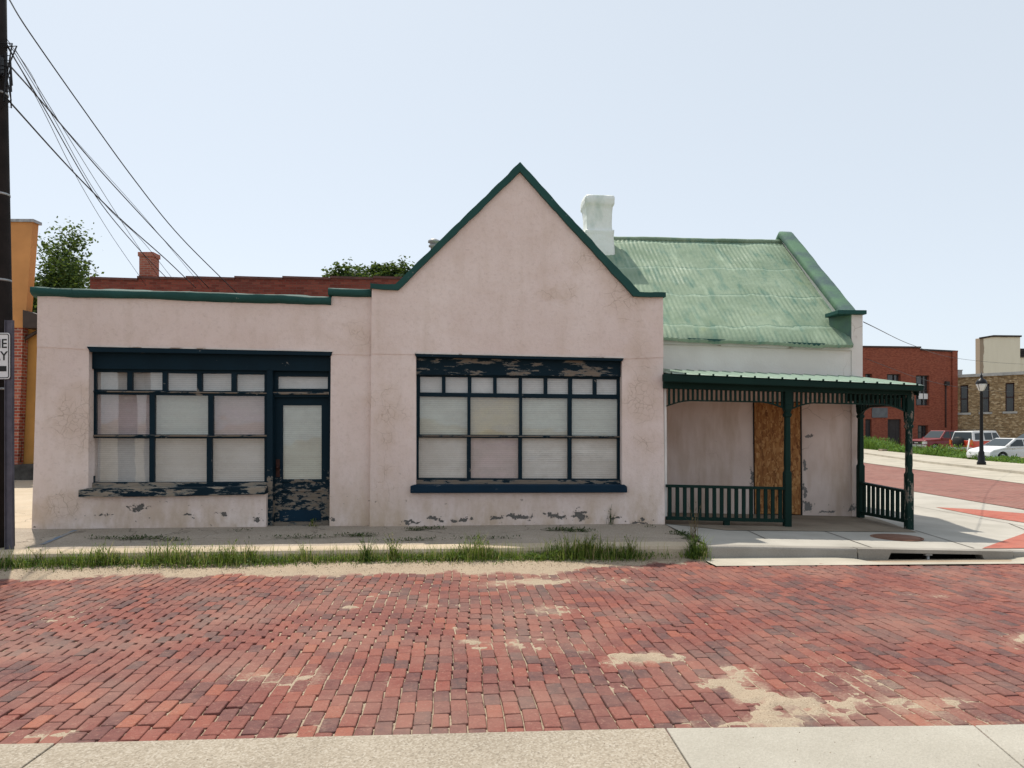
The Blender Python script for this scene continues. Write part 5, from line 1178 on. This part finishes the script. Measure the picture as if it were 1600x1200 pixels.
def car(name, label, cat, px, Z, head, side, belt, roofp, W, wheels, wr, paint, roofm=None, glass=None, extras=None):
    """x forward, y left, z up. side: lower body outline; roofp: greenhouse outline (first and last on the belt)"""
    X = (px-800)/F*Z; l = B.loc(X, Z); t = thing(name, label, cat, loc=(X, Z, float(hgt(*l))-.02), rz=math.radians(head))
    w2 = W/2
    ys = [(-w2, .93, .10), (-w2+.05, .985, .03), (-w2+.14, 1, 0), (w2-.14, 1, 0), (w2-.05, .985, .03), (w2, .93, .10)]
    out = side[:]
    for wx in wheels:                          # wheel arches cut into the lower outline
        i = max(k for k in range(len(out)) if out[k][1] <= .36 and out[k][0] <= wx) if False else None
    xs = [p[0] for p in side]; L0, L1 = min(xs), max(xs); bot = []
    for wx in sorted(wheels):
        for k in range(9):
            a = math.pi-math.pi*k/8; bot.append((wx+math.cos(a)*(wr+.07), max(.24, wr+math.sin(a)*(wr+.07))))
    prof = [(L0+.04, .26)]+bot+[(L1-.06, .26)]+[p for p in side]
    mb = MB(); V = []; n = len(prof)
    for y, s_, dz in ys:
        for (x, z) in prof:
            cx = (L0+L1)/2; taper = 1 if abs(x-cx) < (L1-L0)*.38 else 1-.10*((abs(x-cx)-(L1-L0)*.38)/((L1-L0)*.12))**2*.6
            V.append((cx+(x-cx)*(1-(1-s_)*.12), y*taper, z-(dz if z > .5 else 0)*.6))
    Fs = [(j*n+k, j*n+(k+1) % n, (j+1)*n+(k+1) % n, (j+1)*n+k) for j in range(len(ys)-1) for k in range(n)]
    mb.raw(V, Fs, 0, False)
    tr = tessellate_polygon([[Vector((p[0], 0, p[1])) for p in prof]]); mb.raw(V[:n], tr); mb.raw(V[-n:], [q[::-1] for q in tr])
    bo = mb.build('body', paint, t); bevel(bo, .03, 2, 28); 
    # greenhouse
    def gh(pts, inb, int_, grow=0.):
        zb = pts[0][1]; ztp = max(p[1] for p in pts); m_ = len(pts); V = []
        for sgn in (-1, 1):
            for (x, z) in pts:
                k = (z-zb)/(ztp-zb); V.append((x, sgn*(w2-inb-(int_-inb)*k+grow), z))
        tr = tessellate_polygon([[Vector((p[0], 0, p[1])) for p in pts]])
        return MB().raw(V, list(tr)+[tuple(m_+k for k in reversed(q)) for q in tr]+[(k, (k+1) % m_, m_+(k+1) % m_, m_+k) for k in range(m_)])
    g = gh(roofp, .05, .22).build('cabin', roofm or paint, t); bevel(g, .04, 2, 25)
    zb = roofp[0][1]; zt = max(p[1] for p in roofp)
    for (pts) in glass:                        # side windows, both sides, a hair proud
        for sgn, nm in ((1, 'side_window'), (-1, 'side_window')):
            V = []
            for (x, z) in pts:
                k = (z-zb)/(zt-zb); V.append((x, sgn*(w2-.05-.17*k+.012), z))
            MB().face(V).build(nm, M_CGL, t, fix=False)
    def pane_on(p, q, nm):                     # windscreen / rear window between two outline points
        d = Vector((q[0]-p[0], 0, q[1]-p[1])); nrm = Vector((d.z, 0, -d.x)).normalized()*.018
        if (nrm.x > 0) != (p[0] > (roofp[0][0]+roofp[-1][0])/2): nrm = -nrm
        V = []
        for k, e in ((.10, 1), (.90, 1)):
            x, z = p[0]+d.x*k+nrm.x, p[1]+d.z*k+nrm.z; kk = (z-zb)/(zt-zb); yy = w2-.05-.17*kk-.08; V.append([(x, -yy, z), (x, yy, z)])
        MB().face([V[0][0], V[0][1], V[1][1], V[1][0]]).build(nm, M_CGL, t, fix=False)
    pane_on(roofp[-1], roofp[-2], 'windscreen'); pane_on(roofp[0], roofp[1], 'rear_window')
    for wx in wheels:
        for sgn in (-1, 1):
            wm = MB(); yy = sgn*(w2-.11); R_ = Matrix.Translation((wx, yy, wr)) @ Matrix.Rotation(math.pi/2, 4, 'X')
            wm.lathe([(wr*.6, -.11), (wr*.93, -.11), (wr, -.07), (wr, .07), (wr*.93, .11), (wr*.6, .11)], n=24); wm.v = [tuple(R_ @ Vector(v)) for v in wm.v]; wo_ = wm.build('wheel', M_TYRE, t)
            rm = MB(); rm.lathe([(.02, -.1), (wr*.6, -.115), (wr*.62, 0), (wr*.6, .115), (.02, .1)], n=20); rm.v = [tuple(R_ @ Vector(v)) for v in rm.v]; rm.build('rim', M_RIM, wo_)
    if extras: extras(t, w2)
    for sgn in (-1, 1):
        mx_ = roofp[-1][0]-.18; m_ = MB(); m_.box(mx_-.06, mx_+.06, sgn*(w2+.02)-.09, sgn*(w2+.02)+.09, zb-.0, zb+.14); bevel(m_.build('mirror', paint, t), .03, 2)
    return t
def pickup_x(t, w2):
    MB().box(2.66, 2.72, -.62, .62, .72, .95).build('grille', M_BPL, t)
    bevel(MB().box(2.58, 2.82, -w2+.03, w2-.03, .44, .68).build('bumper', M_CHR, t), .05, 2)
    for s in (-1, 1): MB().box(2.55, 2.74, s*.80-.17, s*.80+.17, .74, .95).build('headlight', M_LENS, t)
    MB().box(2.70, 2.735, -.18, .18, .79, .87).build('emblem_bar', M_CHR, t)
    MB().box(-2.5, -.5, -w2+.12, w2-.12, 1.06, 1.075).build('bed_cover', M_BPL, t)
car('pickup_truck', 'dark maroon pickup truck parked nose towards the street at the brick warehouse', 'pickup truck', 1474, 62, 194,
    [(2.70, .5), (2.70, 1.02), (2.55, 1.10), (1.15, 1.20), (-2.7, 1.20), (-2.75, .5)], 1.15, [(-.75, 1.15), (-.55, 1.84), (.55, 1.86), (1.25, 1.17)], 1.98, (1.75, -1.65), .39,
    paintm('maroon_paint', (.16, .006, .012, 1)), None, [[(-.55, 1.25), (-.42, 1.74), (.12, 1.76), (.12, 1.25)], [(.2, 1.25), (.2, 1.76), (.52, 1.76), (.98, 1.25)]], pickup_x)
M_ORP = paintm('orange_red_paint', (.55, .055, .02, 1))
M_WHP = paintm('white_paint', (.66, .67, .68, 1), .3)
def suv_x(t, w2):
    R_ = Matrix.Translation((-2.42, .1, 1.02)) @ Matrix.Rotation(math.pi/2, 4, 'Y')
    m_ = MB(); m_.lathe([(.05, -.14), (.34, -.14), (.40, -.08), (.41, .12), (.38, .16), (.05, .16)], n=24); m_.v = [tuple(R_ @ Vector(v)) for v in m_.v]; m_.build('spare_wheel', M_BPL, t)
    bevel(MB().box(-2.42, -2.2, -w2+.02, w2-.02, .46, .66).build('bumper', M_CHR, t), .04, 2)
    for s in (-1, 1): MB().box(-2.30, -2.18, s*(w2-.12)-.07, s*(w2-.12)+.07, .85, 1.2).build('tail_light', M_AMB, t)
    for s in (-1, 1): m_ = MB(); m_.tube([(-1.8, s*.62, 1.86), (-1.75, s*.62, 1.93), (.6, s*.62, 1.93), (.7, s*.62, 1.86)], .02, 6); m_.build('roof_rail', M_BPL, t)
car('sport_utility_vehicle', 'orange red off-road vehicle with white roof and black spare wheel behind the pale sedan', 'off-road vehicle', 1534, 55, 22,
    [(2.30, .5), (2.30, 1.0), (2.1, 1.10), (1.05, 1.14), (-2.22, 1.14), (-2.25, .5)], 1.12, [(-2.15, 1.1), (-1.98, 1.82), (.55, 1.86), (1.0, 1.12)], 1.86, (1.45, -1.35), .38,
    M_ORP, M_WHP, [[(-1.9, 1.2), (-1.82, 1.68), (-1.1, 1.70), (-1.1, 1.2)], [(-.85, 1.2), (-.85, 1.70), (-.05, 1.72), (-.05, 1.2)], [(.05, 1.2), (.05, 1.72), (.5, 1.72), (.82, 1.2)]], suv_x)
def sedan_x(t, w2):
    for s in (-1, 1):
        MB().raw([(2.18, s*.52, .66), (2.02, s*.80, .68), (1.72, s*.868, .80), (1.80, s*.70, .84), (2.14, s*.50, .76)], [(0, 1, 2, 3, 4)]).build('headlight', M_LENS, t, fix=False)
    MB().box(2.24, 2.29, -.55, .55, .36, .50).build('grille', M_BPL, t)
    MB().box(2.265, 2.30, -.26, .26, .40, .52).build('number_plate', M_LENS, t)
    for x in (.62, -.42): MB().box(x-.1, x+.1, w2-.03, w2+.012, .82, .85).build('door_handle', M_CHR, t)
car('sedan', 'silver white sedan nearest the street lamp, cut by the right edge of the photo', 'car', 1576, 45, 194,
    [(2.30, .42), (2.27, .66), (2.05, .80), (1.2, .95), (-1.6, 1.0), (-2.25, .98), (-2.3, .5)], .95, [(-1.75, .96), (-.95, 1.42), (.25, 1.46), (1.22, .93)], 1.80, (1.42, -1.30), .33,
    M_WHP, None, [[(-1.25, .99), (-.85, 1.34), (-.28, 1.37), (-.28, .98)], [(-.2, .98), (-.2, 1.37), (.2, 1.37), (.98, .97)]], sedan_x)
car('sedan', 'black car roof seen at the right edge behind the silver white sedan', 'car', 1614, 60, 190,
    [(2.30, .42), (2.27, .66), (2.05, .85), (1.2, 1.0), (-1.6, 1.05), (-2.25, 1.02), (-2.3, .5)], 1.0, [(-1.75, 1.), (-.95, 1.55), (.25, 1.6), (1.22, .98)], 1.85, (1.42, -1.30), .35,
    paintm('black_paint', (.012, .012, .014, 1)), None, [[(-1.25, 1.05), (-.85, 1.46), (-.28, 1.5), (-.28, 1.04)], [(-.2, 1.04), (-.2, 1.5), (.2, 1.5), (.98, 1.04)]], None)

# ------------------------------------------------------------------ weeds and grass
GR = m_leaf('grass_blades', (.035, .065, .012, 1), (.19, .25, .045, 1), .38, (.45, .37, .18, 1)); GR2 = m_leaf('weed_leaves', (.022, .055, .012, 1), (.12, .20, .035, 1), .32); GRD = m_leaf('dark_creeping_leaves', (.018, .035, .012, 1), (.05, .085, .025, 1), .2)
RW = random.Random(21)
def blade(mb, x, y, z, h, wd=.005, lean=None, a=None):
    an = RW.uniform(0, 6.28); l = (lean if lean is not None else RW.uniform(.1, .55))*h; dx, dy = math.cos(an)*l, math.sin(an)*l; px_, py_ = -math.sin(an)*wd, math.cos(an)*wd
    if abs(px_) < wd*.5: px_ = math.copysign(wd*.7, px_ or 1)
    a = RW.random()+1e-3 if a is None else a
    p1 = (x+dx*.25, y+dy*.25, z+h*.55); p2 = (x+dx, y+dy, z+h*(1-.25*l/h))
    i = len(mb.v); mb.v += [(x-px_, y-py_, z), (x+px_, y+py_, z), (p1[0]+px_*.8, p1[1]+py_*.8, p1[2]), (p1[0]-px_*.8, p1[1]-py_*.8, p1[2]), p2]
    mb.f += [(i, i+1, i+2, i+3), (i+3, i+2, i+4)]; mb.a += [a, a]; mb.sm += [False, False]
def leaf(mb, x, y, z, s, a=None, up=.5):
    an = RW.uniform(0, 6.28); t = RW.gauss(up, .5); c_, s_ = math.cos(an), math.sin(an); L = s; wd = s*.38
    tipz = z+L*math.sin(t); r = L*math.cos(t); a = RW.random()+1e-3 if a is None else a
    mb.face([(x, y, z), (x+c_*r*.5-s_*wd*.5, y+s_*r*.5+c_*wd*.5, z+(tipz-z)*.6), (x+c_*r, y+s_*r, tipz), (x+c_*r*.5+s_*wd*.5, y+s_*r*.5-c_*wd*.5, z+(tipz-z)*.55)], a)
uS0, uS1 = -12., UK-.02
def dens_u(u):                                 # thickness of the green strip along the kerb
    d = np.interp(u, [-12, -7, -5.5, -4, -3.2, -2.6, -1.6, -.2, 1.1, 1.55, 1.75, 2.1, 2.3, 2.6], [1, 1, .9, .85, .9, .8, .9, .85, .9, .55, .12, .10, .8, .9])
    return float(d)
mb = MB(); lf = MB()
for i in range(21000):
    u = RW.uniform(uS0, uS1); d = dens_u(u)*(.45+.9*float(fbm(u*2.2, 5, 3)))
    if RW.random() > d: continue
    k = abs(RW.gauss(0, .5)); v = KV-.015-k*.22*(.7+.6*float(fbm(u*3, 1)))
    z = float(road_z(u, v))+.02+.03*max(0, 1-k)
    tall = float(fbm(u*1.6+9, 2, 3)); h = RW.uniform(.03, .12)+max(0, tall-.47)*RW.random()**2*1.3
    if k > .9: h *= .5
    if 0.3 < u < 1.5: h *= 1.25
    if RW.random() < .35: blade(mb, u, v, z, h, RW.uniform(.003, .006))
    else:
        for q in range(2): leaf(lf, u+RW.gauss(0, .015), v+RW.gauss(0, .015), z+RW.random()*h*.75, RW.uniform(.02, .045))
for i in range(2600):                          # thin seed heads and taller single blades leaning over the walk
    u = RW.uniform(uS0, uS1)
    if RW.random() > dens_u(u)*(.3+float(fbm(u*2.7+3, 8, 3))) or RW.random() < .35: continue
    blade(mb, u, KV-.02-abs(RW.gauss(0, .06)), -.05, RW.uniform(.14, .27)*(1.25 if .2 < u < 1.6 else 1), .0032, RW.uniform(.1, .5), RW.uniform(.5, 1))
g1 = fr(mb.build('grass', GR, fix=False), B); tag(g1, kind='stuff', label='green grass growing along the old kerb below the pink wall')
g2_ = fr(lf.build('ground_cover', GR2, fix=False), B); tag(g2_, kind='stuff', label='low leafy weeds along the old kerb')
# creeping dark mats on the old walk
mb = MB()
for px, py, ru, rv_, n in ((217, 843, .42, .10, 420), (160, 842, .25, .05, 120), (270, 845, .25, .05, 140), (468, 841, .6, .10, 300), (560, 838, .35, .12, 380), (650, 829, .22, .05, 200), (672, 827, .25, .04, 200), (880, 829, .35, .07, 420), (905, 831, .25, .06, 260), (1062, 835, .22, .10, 260), (1080, 842, .16, .14, 260), (640, 845, .5, .06, 200), (760, 842, .5, .06, 160), (375, 830, .2, .03, 50), (1015, 824, .1, .03, 40)):
    g = B.G(px, py)
    for i in range(n):
        a, r = RW.uniform(0, 6.28), RW.random()**.6; x = g[0]+math.cos(a)*r*ru*RW.uniform(.6, 1.2); y = min(-.04, g[1]+math.sin(a)*r*rv_)
        leaf(mb, x, y, float(hgt(x, y))+RW.random()*.035, RW.uniform(.02, .05), up=.25)
tag(fr(mb.build('creeping_weeds', GRD, fix=False), B), kind='stuff', label='dark creeping weeds spread on the old sidewalk')
# single weeds that stand out
def weed(label, px, py, h, n=14, seedy=False, mat=GR, thin=.0035, leafy=True, spread=.5, v=None, group='tall weeds along the old kerb'):
    if v is None and py > 860: v = KV-.06
    g = B.G(px, py) if v is None else B.P(px, 700, v); u = g[0]; vv = g[1]; z = float(hgt(u, vv)) if vv > KV else float(road_z(u, vv))
    wx, wy = B.wor(u, vv); t = thing('weed', label, 'weed', group, loc=(wx, wy, z)); mb = MB(); st = MB()
    for i in range(n):
        hh_ = h*RW.uniform(.55, 1); an = RW.uniform(0, 6.28); l = RW.uniform(.05, spread)*hh_; pts = [(RW.gauss(0, .02), RW.gauss(0, .02), 0)]
        for k in (.35, .7, 1): pts.append((math.cos(an)*l*k*k+RW.gauss(0, .006), math.sin(an)*l*k*k+RW.gauss(0, .006), hh_*k))
        st.tube(pts, [thin, thin*.9, thin*.7, thin*.4], 4, cap=False, a=RW.random()+.001)
        for k in range(10 if leafy else 4):
            f_ = RW.uniform(.1, 1); j = min(2, int(f_*3)); w_ = f_*3-j; P_ = [pts[j][c_]*(1-w_)+pts[j+1][c_]*w_ for c_ in range(3)]
            leaf(mb, *P_, RW.uniform(.03, .07)*(1-.5*f_), up=.6)
    for i in range(n*3): blade(mb, RW.gauss(0, .04), RW.gauss(0, .03), 0, h*RW.uniform(.3, .8), .0045)
    st.build('stem', mat, t, fix=False); mb.build('foliage', mat, t, fix=False); return t
weed('tall grassy weed at the kerb below the shop door', 394, 872, .36, 7)
weed('bushy dark weed at the kerb left of the wing corner', 573, 874, .38, 16, mat=GR2)
weed('bushy weed at the kerb below the gable wall corner', 615, 873, .42, 13)
weed('tuft of upright grass at the kerb below the yellowed pane', 765, 874, .30, 10)
weed('wide grass clump at the kerb below the right end of the gable sill', 915, 874, .40, 22)
weed('grass clump left of the bare kerb stretch', 985, 874, .34, 14)
weed('single low tuft at the kerb under the left window', 178, 876, .30, 7)
weed('leafy weed clump on the broken end of the old kerb', 1083, 868, .36, 26, mat=GR2)
weed('thin grass clump at the kerb beside the street sign', 60, 878, .30, 8)
M_DRY = m_leaf('dry_stalk', (.10, .075, .04, 1), (.20, .15, .08, 1), .1)
weed('tall dry brown stalk in front of the porch railing', 1086, 846, .62, 4, mat=M_DRY, spread=.25)
weed('slender weed growing against the gable wall base', 954, 820, .36, 3, mat=GRD, spread=.15, v=-.05)
weed('small weed on the doorstep of the shop', 488, 824, .12, 5, mat=GR, v=.1)
weed('tiny green weed in the bricks near the pale slab', 1287, 1127, .05, 10, mat=GR2) if False else None
# gravel, litter of leaves
mb = MB()
def pebble(mb, x, y, z, r, a):
    P_ = [(x+r*math.cos(k*2.09+a*9)*RW.uniform(.6, 1.2), y+r*math.sin(k*2.09+a*9)*RW.uniform(.6, 1.2), z) for k in range(3)]; tp = (x, y, z+r*RW.uniform(.5, .9))
    mb.raw(P_+[tp], [(0, 1, 3), (1, 2, 3), (2, 0, 3)], a)
for i in range(5200):
    u = RW.uniform(-11, UK); v = KV-.15-abs(RW.gauss(0, .38))
    if RW.random() < .25: u = RW.uniform(-7, 8); v = RW.uniform(-8, KV-.6)
    Z_, h_ = sand_top(np.array([u]), np.array([v])); z = max(float(Z_[0]), float(road_z(u, v))-.01)
    pebble(mb, u, v, z, RW.uniform(.003, .010), RW.random()+1e-3)
for i in range(260): pebble(mb, RW.uniform(-4, 4.5), RW.uniform(-9.2, -8.1), .0005, RW.uniform(.002, .005), RW.random()+1e-3)
mp = NT('gravel', .95, .1); M_GRAV = mp.done(mp.ramp(mp.attr('rnd'), (0, (.10, .065, .045, 1)), (.5, (.28, .20, .13, 1)), (1, (.55, .48, .38, 1))))
tag(fr(mb.build('gravel', M_GRAV, fix=False), B), kind='stuff', label='loose gravel on the street edge')
mb = MB()
for i in range(900):
    u = RW.uniform(-10, UK); v = KV-.30-abs(RW.gauss(0, .14)); Z_, h_ = sand_top(np.array([u]), np.array([v])); leaf(mb, u, v, float(Z_[0])+.006, RW.uniform(.012, .03), up=.2)
tag(fr(mb.build('dead_leaves', m_leaf('dead_leaf', (.05, .028, .015, 1), (.14, .085, .045, 1), .05), fix=False), B), kind='stuff', label='dead brown leaves below the grass strip')
# far lot weeds
FW = m_leaf('lot_weeds', (.035, .085, .015, 1), (.13, .25, .04, 1), .3)
mb = MB(); aW = np.array(B.G(1352, 704)[:2]); bW = np.array(B.G(1600, 729)[:2]); dW = bW-aW; LW = np.linalg.norm(dW); nW = np.array([dW[1], -dW[0]])/LW
if nW[1] < 0 and False: nW = -nW
nW = nW if (nW @ np.array([1, 1])) > 0 else -nW
for i in range(22000):
    s_ = RW.uniform(-.35, 1.5); dd_ = abs(RW.gauss(0, 1.1))+.15; p = aW+dW*s_+nW*dd_
    hm = .5+.75*float(np.clip((fbm(p[0]*.35, p[1]*.35, 4)-.36)*3.2, 0, 1.2)); hm *= np.interp(s_, [-.3, 0, .2, .35, .55, .8, 1.5], [1.0, .95, .8, .55, .7, .42, .42])
    z = float(hgt(*p)); x, y = p
    if RW.random() < .5: blade(mb, x, y, z, hm*RW.uniform(.4, 1.), .035)
    else: leaf(mb, x, y, z+RW.random()**.8*hm*.9, RW.uniform(.12, .26))
tag(fr(mb.build('weed_thicket', FW, fix=False), B), kind='stuff', label='bright green weeds between the far pavement and the parked cars')
for (px, py, Z_, lab) in ((1509, 722, 47.5, 'pale wooden stake leaning in front of the orange red vehicle'),):
    X_ = (px-800)/F*Z_; l = B.loc(X_, Z_); o = MB().tube([(0, 0, 0), (.12, 0, .6), (.28, .05, 1.35)], .045, 6).build('stake', M_WB); o.location = (X_, Z_, float(hgt(*l))); tag(o, lab, 'stake')
X_, Y_ = 24.6, 45.5; g = B.G(1389, 707); wx, wy = B.wor(g[0], g[1]); o = bevel(MB().box(-.9, .9, -.25, .25, .0, .25).build('timber_block', plain('grey_timber', (.25, .2, .15, 1), .9, .3, 3)), .03); o.location = (wx, wy, g[2]); o.rotation_euler = (.03, .05, .3); tag(o, 'short grey timber block lying at the edge of the green weeds', 'timber')
